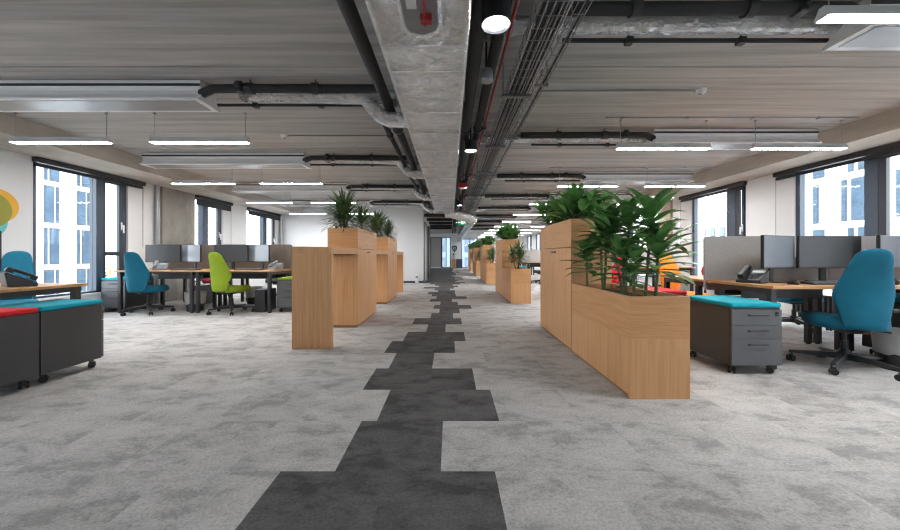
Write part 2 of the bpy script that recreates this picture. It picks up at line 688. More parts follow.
def door(n, loc, rz, w, h, frame_mat, leaf_mat, bar=False):
    root = bpy.data.objects.new('door_%d' % n, None)
    COL.objects.link(root)
    root['kind'] = 'structure'
    root.location = loc
    root.rotation_euler = (0, 0, rz)
    mb = MB().box(-w / 2 - 0.06, -0.03, 0, -w / 2, 0.06, h + 0.06).box(w / 2, -0.03, 0, w / 2 + 0.06, 0.06, h + 0.06).box(-w / 2, -0.03, h, w / 2, 0.06, h + 0.06)
    mb.build('door_frame', frame_mat, root)
    leaf = MB().box(-w / 2, 0.0, 0.01, w / 2, 0.045, h).build('door_leaf', leaf_mat, root)
    mb = MB().cyl((w / 2 - 0.08, 0, 1.0), (w / 2 - 0.08, -0.05, 1.0), 0.012).cyl((w / 2 - 0.08, -0.05, 1.0), (w / 2 - 0.2, -0.05, 1.0), 0.01)
    mb.build('door_handle', 'chrome', leaf, smooth=True)


# doors along the aisle side of the core (they face +X)
door(1, (CORE_X + 0.035, 13.75, 0), PI / 2, 0.9, 2.2, 'door_grey', 'white_wall')
door(2, (CORE_X + 0.035, 15.9, 0), PI / 2, 0.9, 2.2, 'frame_dark', 'door_grey')
# end of the hall
mb = MB().box(XL, YE, 0, -1.56, YE + 0.25, ZC).box(-1.56, YE, 2.42, 0.05, YE + 0.25, ZC)
mb.box(0.05, YE, 0, 0.9, YE + 0.25, ZC).box(0.9, YE, 2.3, 2.2, YE + 0.25, ZC).box(2.2, YE, 0, XR, YE + 0.25, ZC)
struct(mb, 'wall_end', 'white_wall')
door(3, (-1.11, YE + 0.05, 0), 0, 0.78, 2.36, 'frame_dark', 'door_grey')


def end_window(x0, x1, z0, z1, n):
    WIN_N[0] += 1
    root = bpy.data.objects.new('window_%d' % WIN_N[0], None)
    COL.objects.link(root)
    root['kind'] = 'structure'
    root.location = ((x0 + x1) / 2, YE + 0.05, z0)
    w = (x1 - x0) / 2
    h = z1 - z0
    mb = MB().box(-w, 0, 0, -w + 0.05, 0.08, h).box(w - 0.05, 0, 0, w, 0.08, h).box(-w + 0.05, 0, 0, w - 0.05, 0.08, 0.06).box(-w + 0.05, 0, h - 0.06, w - 0.05, 0.08, h)
    for i in range(1, n):
        x = -w + 2 * w * i / n
        mb.box(x - 0.03, 0, 0.06, x + 0.03, 0.08, h - 0.06)
    mb.build('window_frame', 'frame_dark', root)
    MB().box(-w + 0.05, 0.036, 0.06, w - 0.05, 0.044, h - 0.06).build('pane', 'glass', root)


end_window(-0.66, 0.05, 0.0, 2.42, 2)
end_window(0.9, 2.2, 0.0, 2.3, 2)

# ------------------------------------------------------------------ oak storage furniture
def planter_low(label, y0, L):
    """low oak planter trough, 0.42 wide; x 1.26..1.68"""
    t = thing('planter_box', label, 'planter', (1.47, y0 + L / 2, 0), 0, 'low oak planters along the aisle')
    w, l = 0.211, L / 2
    MB().box(-w, -l + 0.0, 0.0, w, -l + 0.02, 0.42).box(-w, -l + 0.02, 0.028, w, l, 0.42).build('cabinet_body', 'oak', t, bevel=0.0015)
    MB().box(-w + 0.012, -l + 0.02, 0.0, w - 0.012, l - 0.01, 0.028).build('plinth', 'plinth', t)
    e = 0.018
    z0, z1 = 0.421, 0.718
    mb = MB().box(-w, -l, z0, w, -l + e, z1).box(-w, l - e, z0, w, l, z1).box(-w, -l + e, z0, -w + e, l - e, z1).box(w - e, -l + e, z0, w, l - e, z1)
    mb.build('planter_trough', 'oak_h', t)
    MB().box(-w + e, -l + e, z0, w - e, l - e, 0.66).build('soil', 'soil', t)
    return t


def handle_slot(parent, x, y0, y1, z):
    MB().box(x - 0.004, y0, z - 0.009, x + 0.004, y1, z + 0.009).build('handle', 'black_metal', parent, bevel=0.002)


def cabinet_tall(label, x0, y0, L, sx, name='planter_cabinet', group='oak planter cabinets along the aisle', H1=1.09, H2=1.387, box_from=0.0):
    """door cabinet with a plant trough on top. sx = -1: doors look to -X, +1: to +X"""
    w, l = 0.211, L / 2
    t = thing(name, label, 'cabinet', (x0, y0 + l, 0), 0, group)
    dx = sx * w
    a, b = (-w + 0.02, w) if sx < 0 else (-w, w - 0.02)
    MB().box(a, -l, 0.035, b, l, H1).build('cabinet_body', 'oak', t, bevel=0.0015)
    MB().box(-w + 0.025, -l + 0.004, 0.0, w - 0.025, l - 0.02, 0.035).build('plinth', 'plinth', t)
    for k in (0, 1):
        p, q = (-l, -0.0015) if k == 0 else (0.0015, l)
        d0, d1 = (dx, dx + 0.019) if sx < 0 else (dx - 0.019, dx)
        dr = MB().box(d0, p, 0.035, d1, q, H1 - 0.004).build('door', 'oak', t)
        if k == 0:
            handle_slot(dr, dx + sx * 0.004, -0.1, -0.005, H1 - 0.045)
        else:
            handle_slot(dr, dx + sx * 0.004, 0.005, 0.1, H1 - 0.045)
    e = 0.018
    z0, z1 = H1 + 0.003, H2
    mb = MB().box(-w, -l, z0, w, -l + e, z1).box(-w, l - e, z0, w, l, z1).box(-w, -l + e, z0, -w + e, l - e, z1).box(w - e, -l + e, z0, w, l - e, z1)
    mb.build('planter_trough', 'oak_h', t)
    MB().box(-w + e, -l + e, z0, w - e, l - e, z1 - 0.05).build('soil', 'soil', t)
    return t


BAY = 4.86
NBAY = 5
WHERE = ['beside the aisle in front of the turquoise-topped drawer unit', 'second in the row along the aisle', 'third in the row along the aisle',
         'fourth in the row along the aisle', 'last one at the far end of the aisle']
for k in range(NBAY):
    y0 = 2.479 + BAY * k
    planter_low('low oak planter trough holding dracaenas, ' + WHERE[k], y0, 1.185)
    cabinet_tall('tall oak two-door cabinet with plant box on top, ' + ['behind the largest low planter', 'second set down the aisle', 'third set down the aisle', 'fourth set down the aisle', 'fifth set down the aisle'][k],
                 1.47, y0 + 1.2, 1.25, -1)

# bar-height counter on the other side of the aisle
BX = -1.492
tall_l = [('oak two-door cabinet with plant box standing behind the bar-height end table', 4.92), ('oak two-door cabinet with plant box, second one along the bar-height tables', 7.30)]
for lab, y0 in tall_l:
    cabinet_tall(lab, BX, y0, 1.25, 1, group='oak cabinets between bar tables', H1=1.095, H2=1.387)


def bar_table(label, y0, y1, legs):
    t = thing('bar_table', label, 'table', (BX, (y0 + y1) / 2, 0), 0, 'bar-height oak tables')
    l = (y1 - y0) / 2
    w = 0.211
    MB().box(-w, -l, 1.02, w, l, 1.10).build('table_top', 'oak', t, bevel=0.0015)
    for s in (-1, 1):
        if s not in legs:
            a, b = (-l, -l + 0.05) if s < 0 else (l - 0.05, l)
            MB().box(-w + 0.05, a, 1.012, w - 0.05, b, 1.0195).build('mounting_bracket', 'black_metal', t)
    for s in legs:
        a, b = (-l, -l + 0.08) if s < 0 else (l - 0.08, l)
        MB().box(-w, a, 0, w, b, 1.019).build('panel_leg', 'oak', t, bevel=0.0015)


bar_table('bar-height oak table with solid end panel, in front of the first cabinet', 3.81, 4.915, (-1,))
bar_table('bar-height oak table bridging the two plant-box cabinets', 6.175, 7.295, ())
bar_table('bar-height oak table with end panel, last one beside the white wall', 8.555, 9.76, (1,))


# ------------------------------------------------------------------ plants
def leaf(mb, base, az, el, length, width, droop, n=5, fold=0.25):
    p = Vector(base)
    step = length / n
    vs = []
    side = Vector((-math.sin(az), math.cos(az), 0))
    for i in range(n + 1):
        t = i / n
        w = width * (math.sin(PI * min(1, (t * 0.93 + 0.05))) ** 0.7) * 0.5 if i < n else 0.001
        e = el - droop * t * t
        d = Vector((math.cos(az) * math.cos(e), math.sin(az) * math.cos(e), math.sin(e)))
        up = side.cross(d) * -1
        if up.z < 0:
            up = -up
        vs += [p + side * w + up * w * fold, p.copy(), p - side * w + up * w * fold]
        p = p + d * step
    fs = []
    for i in range(n):
        a, b = i * 3, i * 3 + 3
        fs += [(a, a + 1, b + 1, b), (a + 1, a + 2, b + 2, b + 1)]
    mb.add(vs, fs)


def crown(mb, c, rnd, n, length, width, smin=-0.35, smax=0.98, droop=(0.5, 1.2), spread=0.07):
    for i in range(n):
        az = i * 2.39996 + rnd.uniform(-0.35, 0.35)
        u = i / max(1, n - 1)
        e = math.asin(max(-0.99, min(0.99, smin + (smax - smin) * u + rnd.uniform(-0.08, 0.08))))
        L = length * rnd.uniform(0.75, 1.1) * (1 - 0.15 * u)
        leaf(mb, (c[0], c[1], c[2] - spread + 2 * spread * u), az, e, L, width * rnd.uniform(0.8, 1.1), rnd.uniform(*droop))


def broad_plant(label, x, y, z0, crowns, group, seed, width=0.092):
    """cane dracaena: crowns = list of (dx, dy, height, leaf length, leaf count)"""
    rnd = random.Random(seed)
    t = thing('dracaena_plant', label, 'plant', (x, y, z0), 0, group)
    for dx, dy, h, L, n in crowns:
        mb = MB()
        mb.tube([(dx * 0.15, dy * 0.15, -0.015), (dx * 0.5 + rnd.uniform(-.01, .01), dy * 0.5, h * 0.5), (dx, dy, h)], [0.013, 0.012, 0.011], 8)
        mb.build('stem', 'cane', t, smooth=True)
        mb = MB()
        crown(mb, (dx, dy, h), rnd, n, L, width, -0.15, 0.80, (0.3, 0.95), 0.12)
        mb.build('foliage', 'leaf', t, smooth=60)
    return t


def spiky_plant(label, x, y, z0, crowns, group, seed):
    rnd = random.Random(seed)
    t = thing('dragon_tree_plant', label, 'plant', (x, y, z0), 0, group)
    for dx, dy, h, L, n in crowns:
        mb = MB()
        mb.tube([(dx * 0.2, dy * 0.2, -0.015), (dx * 0.6, dy * 0.6, h * 0.5), (dx, dy, h)], [0.014, 0.013, 0.012], 8)
        mb.build('stem', 'bark', t, smooth=True)
        mb = MB()
        crown(mb, (dx, dy, h), rnd, n, L, 0.028, -0.3, 0.97, (0.05, 0.6), 0.08)
        mb.build('foliage', 'leaf_thin', t, smooth=60)
    return t


def bushy_plant(label, x, y, z0, rx, ry, h, group, seed, n=26, L=0.2, width=0.06):
    rnd = random.Random(seed)
    t = thing('bushy_plant', label, 'plant', (x, y, z0), 0, group)
    ms, ml = MB(), MB()
    for i in range(n):
        a = rnd.uniform(0, 2 * PI)
        q = math.sqrt(rnd.random())
        tx, ty = rx * q * math.cos(a), ry * q * math.sin(a)
        tz = h * rnd.uniform(0.35, 1.0) * (1 - 0.35 * q * q)
        p0 = (tx * 0.3, ty * 0.3, -0.015)
        p1 = (tx * 0.7, ty * 0.7, tz * 0.65)
        p2 = (tx, ty, tz)
        ms.tube([p0, p1, p2], [0.006, 0.005, 0.003], 5)
        for j in range(7):
            u = 0.4 + 0.6 * j / 6
            p = Vector(p1).lerp(Vector(p2), (u - 0.4) / 0.6)
            leaf(ml, p, rnd.uniform(0, 2 * PI), rnd.uniform(0.0, 1.1), L * rnd.uniform(0.7, 1.1), width, rnd.uniform(0.3, 1.1), 4)
    ms.build('stem', 'cane', t, smooth=True)['kind'] = 'stuff'
    ml.build('foliage', 'leaf_bush', t, smooth=60)
    return t


G1 = 'dracaenas in the low planter nearest the camera'
Z1 = 0.66
broad_plant('short broad-leaved dracaena at the cabinet end of the big oak planter', 1.37, 3.5, Z1, [(-0.02, 0, 0.29, 0.28, 24)], G1, 1)
broad_plant('tall cane dracaena rising against the tall oak cabinet side', 1.46, 3.36, Z1, [(0.02, 0.0, 0.54, 0.34, 38), (-0.06, -0.08, 0.42, 0.3, 20)], G1, 2)
broad_plant('tallest broad-leaved dracaena in the middle of the big oak planter', 1.51, 3.05, Z1, [(0.03, 0, 0.58, 0.35, 40), (-0.08, 0.1, 0.5, 0.32, 24)], G1, 3)
broad_plant('short dracaena crown low in the middle of the big oak planter', 1.44, 2.92, Z1, [(-0.01, 0, 0.27, 0.3, 26)], G1, 4)
broad_plant('tall dracaena leaning toward the window side of the big oak planter', 1.56, 2.85, Z1, [(0.06, 0.0, 0.58, 0.35, 40)], G1, 5)
broad_plant('medium dracaena with wide spreading leaves at the corridor-end of the big oak planter', 1.55, 2.68, Z1, [(0.02, 0, 0.32, 0.36, 32)], G1, 6)
broad_plant('small dracaena shoot at the front rim of the big oak planter', 1.42, 2.72, Z1, [(-0.01, 0, 0.2, 0.2, 12)], G1, 7)
G2 = 'bushy plants on the tall cabinets'
PB = [('in front', -0.38), ('in the middle', 0.0), ('at the back', 0.38)]
for k in range(NBAY):
    yc = 2.479 + BAY * k + 1.2 + 0.625
    zt = 1.332
    if k == 0:
        for j, (w, dy) in enumerate(PB):
            bushy_plant('leafy green shrub %s of the first tall oak cabinet plant box' % w, 1.47, yc + dy, zt, 0.24, 0.3, 0.36, G2, 20 + j, 34, 0.25, 0.07)
    else:
        bushy_plant('leafy green shrub on top of the %s tall oak cabinet down the aisle' % ORD[k], 1.47, yc - 0.25, zt, 0.28, 0.55, 0.38, G2, 30 + k, 48, 0.25, 0.07)
for k in range(1, NBAY):
    yc = 2.479 + BAY * k + 0.55
    spiky_plant('spiky dragon tree in the %s low oak planter down the aisle' % ORD[k], 1.5, yc, Z1,
                [(0.0, -0.3, 0.26, 0.3, 90), (0.05, 0.05, 0.36, 0.34, 90), (-0.04, 0.35, 0.3, 0.3, 70)], 'dragon trees in the far planters', 40 + k)
for k, y0 in enumerate((4.92, 7.30)):
    g = 'dragon trees on the bar-table cabinets'
    w = ['first', 'second'][k]
    spiky_plant('spiky dragon tree at the front of the %s bar-table plant box' % w, BX - 0.06, y0 + 0.25, 1.332, [(0.0, 0.0, 0.28, 0.42, 130), (0.07, -0.06, 0.18, 0.34, 80), (-0.09, 0.07, 0.2, 0.34, 80)], g, 51 + k)
    spiky_plant('small spiky dragon tree at the back of the %s bar-table plant box' % w, BX + 0.08, y0 + 0.75, 1.332, [(0.0, 0.0, 0.18, 0.32, 100), (0.03, -0.12, 0.14, 0.26, 60)], g, 61 + k)


# ------------------------------------------------------------------ office chair
def ring(fn, n=24):
    return [fn(2 * PI * k / n) for k in range(n)]


def se(v, p):
    return math.copysign(abs(v) ** p, v)


def caster_mb():
    mb = MB()
    for s in (-1, 1):
        mb.cyl((s * 0.008, 0, 0.027), (s * 0.026, 0, 0.027), 0.027, 14)
    mb.box(-0.008, -0.012, 0.027, 0.008, 0.02, 0.062)
    mb.cyl((0, 0.012, 0.05), (0, 0.012, 0.09), 0.007, 8)
    return mb


def make_chair(label, fabric, loc, rz, group):
    t = thing('office_chair', label, 'chair', loc, rz, group)
    # star base
    mb = MB()
    mb.lathe([(0.045, 0.075), (0.05, 0.085), (0.045, 0.15), (0.03, 0.17)], 16)
    for k in range(5):
        a = 2 * PI * k / 5 + 0.35
        d = Vector((math.cos(a), math.sin(a), 0))
        s = Vector((-math.sin(a), math.cos(a), 0))
        loops = []
        for r, w, zb, zt in ((0.03, 0.034, 0.082, 0.14), (0.18, 0.027, 0.085, 0.122), (0.36, 0.02, 0.082, 0.102)):
            c = d * r
            loops.append([c + s * w + Vector((0, 0, zb)), c - s * w + Vector((0, 0, zb)), c - s * w * 0.7 + Vector((0, 0, zt)), c + s * w * 0.7 + Vector((0, 0, zt))])
        mb.loft(loops)
    base = mb.build('star_base', 'black', t, bevel=0.004)
    for k in range(5):
        a = 2 * PI * k / 5 + 0.35
        c = caster_mb()
        c.xf(Matrix.Translation((math.cos(a) * 0.345, math.sin(a) * 0.345, 0)) @ Matrix.Rotation(a + 0.6 + k, 4, 'Z'))
        c.build('caster', 'black', base, smooth=True)
    MB().cyl((0, 0, 0.14), (0, 0, 0.25), 0.026, 16).cyl((0, 0, 0.25), (0, 0, 0.36), 0.016, 16).build('gas_lift', 'black', t, smooth=True)
    mb = MB().box(-0.09, -0.17, 0.335, 0.09, 0.11, 0.372)
    mb.bar((-0.0, -0.14, 0.345), (0, -0.32, 0.42), 0.09, 0.02)
    mech = mb.build('seat_mechanism', 'black', t, bevel=0.008)
    MB().tube([(0.08, -0.02, 0.352), (0.2, -0.04, 0.352), (0.27, -0.05, 0.346)], [0.006, 0.006, 0.009], 8).build('lever', 'black', mech, smooth=True)
    # seat cushion
    mb = MB()
    loops = []
    for zz, sc in ((0.372, 0.90), (0.385, 0.98), (0.42, 1.0), (0.452, 0.985), (0.47, 0.92), (0.478, 0.78)):
        def f(th, zz=zz, sc=sc):
            x = 0.245 * sc * se(math.cos(th), 0.55)
            y = 0.02 + 0.245 * sc * se(math.sin(th), 0.6)
            z = zz - (0.035 * max(0, (y - 0.1) / 0.16) ** 2 if zz > 0.40 else 0) + 0.012 * (x / 0.245) ** 2 * (1 if zz > .44 else 0)
            return (x, y, z)
        loops.append(ring(f, 28))
    mb.loft(loops)
    mb.build('seat', fabric, t, smooth=70)
    # backrest
    prof = [  # z, half width, y centre, half thickness
        (0.395, 0.100, -0.300, 0.012), (0.402, 0.135, -0.300, 0.026), (0.44, 0.155, -0.298, 0.036), (0.54, 0.182, -0.288, 0.044), (0.62, 0.202, -0.280, 0.048),
        (0.68, 0.212, -0.282, 0.048), (0.75, 0.198, -0.298, 0.044), (0.83, 0.172, -0.324, 0.040), (0.91, 0.152, -0.354, 0.036), (0.965, 0.138, -0.382, 0.033),
        (1.005, 0.125, -0.396, 0.031), (1.032, 0.105, -0.405, 0.028), (1.048, 0.08, -0.410, 0.022), (1.057, 0.05, -0.413, 0.014), (1.060, 0.02, -0.414, 0.006)]
    loops = []
    for z, w, yc, th in prof:
        def f(a, z=z, w=w, yc=yc, th=th):
            x = 0.89 * w * se(math.cos(a), 0.75)
            y = yc + th * se(math.sin(a), 0.8) + 0.9 * x * x
            return (x, y, z)
        loops.append(ring(f, 28))
    MB().loft(loops).build('backrest', fabric, t, smooth=70)
    MB().cyl((0.16, -0.275, 0.56), (0.198, -0.27, 0.56), 0.014, 12).build('adjust_knob', 'black', t, smooth=True)
    return t


# ------------------------------------------------------------------ desks, screens, devices
def make_desk(label, loc, L, group, rz=0.0, D=0.8, rear=0.05):
    """origin at floor centre, front edge towards -Y"""
    t = thing('office_desk', label, 'desk', loc, rz, group)
    h = L / 2 - 0.003
    d = D / 2
    MB().box(-h, -d, 0.715, h, d, 0.74).build('desktop', 'oak_top', t, bevel=0.002)
    mb = MB()
    for s in (-1, 1):
        mb.bar((s * (h - 0.05), -d + 0.04, 0.69), (s * (h - 0.05), d - 0.04, 0.69), 0.05, 0.048)
    mb.bar((-h + 0.05, d - 0.14, 0.69), (h - 0.05, d - 0.14, 0.69), 0.05, 0.047)
    mb.build('desk_frame', 'black_metal', t)
    for s in (-1, 1):
        for e in (-1, 1):
            x, y = s * (h - (0.05 if e < 0 else rear)), (-d + 0.07 if e < 0 else d - 0.14)
            mb = MB().box(x - 0.025, y - 0.025, 0.012, x + 0.025, y + 0.025, 0.667).cyl((x, y, 0), (x, y, 0.012), 0.022, 12)
            mb.build('leg', 'black_metal', t)
    # cable tray under the rear edge
    MB().box(-h + 0.25, d - 0.16, 0.56, h - 0.25, d - 0.06, 0.57).box(-h + 0.25, d - 0.17, 0.56, h - 0.25, d - 0.16, 0.66).build('cable_basket', 'black_metal', t)
    return t


def make_screen(label, loc, L, fabric, group, top=1.215, bot=0.63):
    t = thing('desk_divider', label, 'divider', loc, 0, group)
    l = L / 2 - 0.002
    loops = []
    mb = MB()
    r = 0.03
    pts = []
    for cx, cz, a0 in ((l - r, top - r, 0), (-l + r, top - r, 90), (-l + r, bot + r, 180), (l - r, bot + r, 270)):
        for q in range(0, 91, 30):
            a = math.radians(a0 + q)
            pts.append((cx + r * math.cos(a), cz + r * math.sin(a)))
    mb.prism_y(pts, -0.013, 0.013)
    mb.build('felt_panel', fabric, t, smooth=True)
    mb = MB()
    for s in (-1, 1):
        mb = MB().box(s * (l - 0.2) - 0.03, -0.019, bot + 0.02, s * (l - 0.2) + 0.03, 0.019, 0.70)
        mb.build('mounting_clamp', 'black_metal', t)
    return t


def make_monitor(label, loc, rz, group, reflecting=False, W=0.6, Hh=0.325, zc=0.315):
    """origin on desk top; screen faces -Y"""
    t = thing('monitor', label, 'monitor', loc, rz, group)
    w = W / 2
    z0, z1 = zc - Hh / 2, zc + Hh / 2
    MB().box(-w, -0.012, z0, w, 0.016, z1).build('casing', 'black', t, bevel=0.004)
    MB().box(-w + 0.008, -0.0135, z0 + 0.016, w - 0.008, -0.0119, z1 - 0.008).build('display', 'display_reflect' if reflecting else 'display', t)
    mb = MB().box(-0.03, 0.05, 0.008, 0.03, 0.075, zc + 0.03).box(-0.04, 0.016, zc - 0.05, 0.04, 0.052, zc + 0.05)
    mb.build('stand', 'black', t, bevel=0.004)
    MB().box(-0.12, -0.06, 0.0, 0.12, 0.13, 0.01).build('stand_base', 'black', t, bevel=0.004)
    return t


def make_phone(label, loc, rz, body='black', group=None):
    """desk phone, user side -Y"""
    t = thing('desk_phone', label, 'phone', loc, rz, group)
    MB().prism_x([(-0.10, 0.0), (0.07, 0.0), (0.09, 0.12), (0.075, 0.125), (-0.10, 0.03)], -0.10, 0.10).build('phone_body', body, t, bevel=0.006)
    n = Vector((0, -0.095, 0.175)).normalized()
    b = MB().box(-0.022, -0.095, -0.012, 0.022, 0.095, 0.012).box(-0.026, 0.05, -0.03, 0.026, 0.1, 0.008).box(-0.026, -0.1, -0.03, 0.026, -0.05, 0.008)
    b.xf(Matrix.Translation((-0.062, -0.018, 0.118)) @ Matrix.Rotation(0.495, 4, 'X'))
    b.build('handset', body, t, bevel=0.008)
    b = MB().box(-0.05, -0.022, 0, 0.05, 0.022, 0.004)
    b.xf(Matrix.Translation((0.035, 0.035, 0.1065)) @ Matrix.Rotation(0.495, 4, 'X'))
    b.build('display', 'lcd', t)
    b = MB()
    for i in range(4):
        for j in range(5):
            b.box(-0.045 + i * 0.025, -0.05 + j * 0.02, 0, -0.029 + i * 0.025, -0.038 + j * 0.02, 0.004)
    b.xf(Matrix.Translation((0.035, -0.035, 0.0665)) @ Matrix.Rotation(0.495, 4, 'X'))
    b.build('keypad', 'black_metal' if body == 'black' else 'silver', t)
    return t


def make_keyboard(label, loc, rz, group):
    t = thing('keyboard', label, 'keyboard', loc, rz, group)
    MB().prism_x([(-0.07, 0), (0.07, 0), (0.07, 0.022), (-0.07, 0.012)], -0.225, 0.225).build('keyboard_body', 'black', t, bevel=0.003)
    b = MB()
    for j in range(5):
        for i in range(20):
            b.box(-0.213 + i * 0.0215, -0.058 + j * 0.024, 0, -0.195 + i * 0.0215, -0.04 + j * 0.024, 0.007)
    b.xf(Matrix.Translation((0, 0, 0.016)) @ Matrix.Rotation(0.071, 4, 'X'))
    b.build('keycaps', 'keys', t)
    return t


def make_mouse(label, loc, rz, group):
    t = thing('computer_mouse', label, 'mouse', loc, rz, group)
    loops = []
    for z, s in ((0.0, 0.9), (0.008, 1.0), (0.02, 0.9), (0.03, 0.6), (0.034, 0.2)):
        loops.append(ring(lambda a, z=z, s=s: (0.031 * s * math.cos(a), 0.055 * s * math.sin(a), z), 18))
    MB().loft(loops).build('mouse_body', 'black', t, smooth=True)
    MB().cyl((-0.004, 0.03, 0.026), (0.004, 0.03, 0.026), 0.009, 10).build('scroll_wheel', 'grey_metal', t)
    return t


def make_tower(label, loc, rz, group):
    t = thing('computer_tower', label, 'computer', loc, rz, group)
    MB().box(-0.09, -0.2, 0.012, 0.09, 0.2, 0.40).build('case', 'black_metal', t, bevel=0.004)
    MB().box(-0.085, -0.207, 0.02, 0.085, -0.2, 0.395).build('front_panel', 'black', t)
    mb = MB()
    for x in (-0.06, 0.06):
        for y in (-0.15, 0.15):
            mb.cyl((x, y, 0), (x, y, 0.012), 0.015, 10)
    mb.build('feet', 'black', t)
    return t


def make_bin(label, loc, group):
    t = thing('waste_bin', label, 'bin', loc, 0, group)
    n = 28
    rnd = random.Random(5)
    lo = []
    for r, z in ((0.125, 0.0), (0.128, 0.01), (0.145, 0.2), (0.155, 0.33), (0.158, 0.335), (0.150, 0.335), (0.14, 0.2), (0.12, 0.02)):
        lo.append([(r * math.cos(2 * PI * k / n), r * math.sin(2 * PI * k / n), z) for k in range(n)])
    MB().loft(lo).build('bin_body', 'black', t, smooth=True)
    lo = []
    for r, z in ((0.151, 0.15), (0.158, 0.22), (0.164, 0.31), (0.166, 0.345), (0.148, 0.345), (0.135, 0.2)):
        lo.append([((r + (0.005 * math.sin(7 * k) if z < 0.34 else 0)) * math.cos(2 * PI * k / n), (r + (0.005 * math.sin(7 * k) if z < .34 else 0)) * math.sin(2 * PI * k / n), z - (rnd.uniform(0, 0.03) if z == 0.15 else 0)) for k in range(n)])
    MB().loft(lo, False, False).build('liner', 'bin', t, smooth=True)
    return t


def make_pedestal(label, loc, rz, cushion, group, D=0.6, cat='drawer unit'):
    """mobile drawer pedestal, fronts face -Y, origin at floor centre"""
    t = thing('drawer_pedestal', label, cat, loc, rz, group)
    w, d = 0.213, D / 2
    MB().box(-w, -d + 0.02, 0.075, w, d, 0.565).build('cabinet_body', 'pedestal', t, bevel=0.003)
    for i, (a, b) in enumerate(((0.085, 0.303), (0.307, 0.418), (0.422, 0.55))):
        dr = MB().box(-w + 0.003, -d, a, w - 0.003, -d + 0.019, b).build('drawer', 'drawer', t, bevel=0.002)
        zc = b - 0.045
        mb = MB().cyl((-0.08, -d - 0.02, zc), (0.08, -d - 0.02, zc), 0.006, 8)
        for x in (-0.07, 0.07):
            mb.cyl((x, -d, zc), (x, -d - 0.02, zc), 0.005, 8)
        mb.build('handle', 'black_metal', dr, smooth=True)
    MB().cyl((w - 0.045, -d, 0.52), (w - 0.045, -d - 0.008, 0.52), 0.012, 12).box(w - 0.058, -d - 0.004, 0.495, w - 0.032, -d, 0.535).build('lock', 'black_metal', t)
    MB().box(-w, -d, 0.566, w, d, 0.606).build('seat_cushion', cushion, t, smooth=True, bevel=0.016, seg=3)
    for x in (-w + 0.05, w - 0.05):
        for y in (-d + 0.06, d - 0.06):
            c = caster_mb()
            for i, p in enumerate(c.v):
                c.v[i] = (p[0], p[1], min(p[2], 0.075))
            c.xf(Matrix.Translation((x, y, 0)) @ Matrix.Rotation(0.5 * x * 10, 4, 'Z'))
            c.build('caster', 'black', t, smooth=True)
    return t


DT = 0.74
# ---------------- bench on the planter side, near the camera
gD, gS, gM, gC = 'oak-topped bench desks', 'grey felt desk dividers', 'desk monitors', 'office chairs'
RX0, RXM, RX1 = 2.78, 4.13, 5.50
YA, YBk = 3.45, 4.29
desk = make_desk('oak-topped desk with the large teal chair pushed in, beside the turquoise-topped drawer unit', ((RX0 + RXM) / 2, YA, 0), RXM - RX0, gD)
L2 = RX1 - RXM
desk_b = make_desk('oak-topped desk by the wide window, past the large teal chair', ((RXM + RX1) / 2, YA, 0), L2, gD)
dup(desk, 'oak-topped desk behind the grey felt divider, orange chair at it', ((RX0 + RXM) / 2, YBk, 0), PI, gD)
dup(desk_b, 'oak-topped desk behind the divider, beside the wide window', ((RXM + RX1) / 2, YBk, 0), PI, gD)
scr = make_screen('light grey felt divider panel behind the two dark monitors and black phone', ((RX0 + RXM) / 2 - 0.005, 3.87, 0), RXM - RX0, 'screen_felt', gS)
scr_b = make_screen('light grey felt divider panel beside the wide window, past the teal chair', ((RXM + RX1) / 2, 3.87, 0), L2, 'screen_felt', gS)
mon = make_monitor('black monitor facing the big teal chair, straight in front of the grey divider', (3.80, 3.55, DT), 0.0, gM, False, 0.63, 0.325, 0.30)
mon_reflecting = make_monitor('angled monitor with painted pale reflection next to the black phone on grey divider side', (3.245, 3.50, DT), math.atan2(0.2, 0.49), gM, True, 0.53, 0.325, 0.30)
dup(mon_reflecting, 'angled monitor with painted pale reflection, partly behind the big teal chair top', (4.36, 3.50, DT), math.atan2(0.2, 0.49), gM)
dup(mon, 'dark monitor facing out on the desk by the wide window', (4.9, 3.55, DT), 0.0, gM)
make_phone('black desk phone with raised handset beside the grey divider edge', (2.95, 3.45, DT), -1.1)
make_phone('black desk phone half hidden behind the big teal chair', (4.0, 3.32, DT), -0.35)
kb = make_keyboard('flat black keyboard lying in front of the dark monitor by the teal chair', (3.52, 3.27, DT), 0.0, 'keyboards')
mouse = make_mouse('black computer mouse on the desk edge beside the big teal chair', (3.17, 3.27, DT), 0.0, 'computer mice')
ch = make_chair('large teal office chair pushed under the oak desk by the wide window', 'teal', (3.53, 3.17, 0), -0.42, gC)
orange = make_chair('orange office chair behind the red-cushioned drawer unit', 'orange', (3.33, 5.0, 0), PI + 0.2, gC)
dup(ch, 'teal office chair seen beneath the desk, on the far side of the grey divider', (4.78, 4.92, 0), PI - 0.3, gC)
ped = make_pedestal('dark grey three-drawer unit with turquoise cushion on casters, between big planter and desk', (2.575, 3.27, 0), 0.0, 'cushion_teal', 'mobile drawer units')
ped_red = make_pedestal('drawer unit with red cushion, turned away, behind the big oak planter', (2.44, 4.25, 0), PI, 'red', 'mobile drawer units')
dup(ped, 'drawer unit under the wide-window desk, beside the grey waste bin', (4.47, 3.36, 0), 0.0, 'mobile drawer units')
bin_ = make_bin('grey lined waste bin on the carpet behind the large teal chair', (3.98, 3.13, 0), 'waste bins')
t = thing('radiator', 'dark finned radiator low on the wall beneath the wide window behind the teal chair', 'radiator', (XR - 0.1, 5.4, 0.0))
MB().box(-0.05, -0.42, 0.08, 0.04, 0.42, 0.1).box(-0.05, -0.42, 0.38, 0.04, 0.42, 0.40).build('header_pipe', 'black_metal', t)
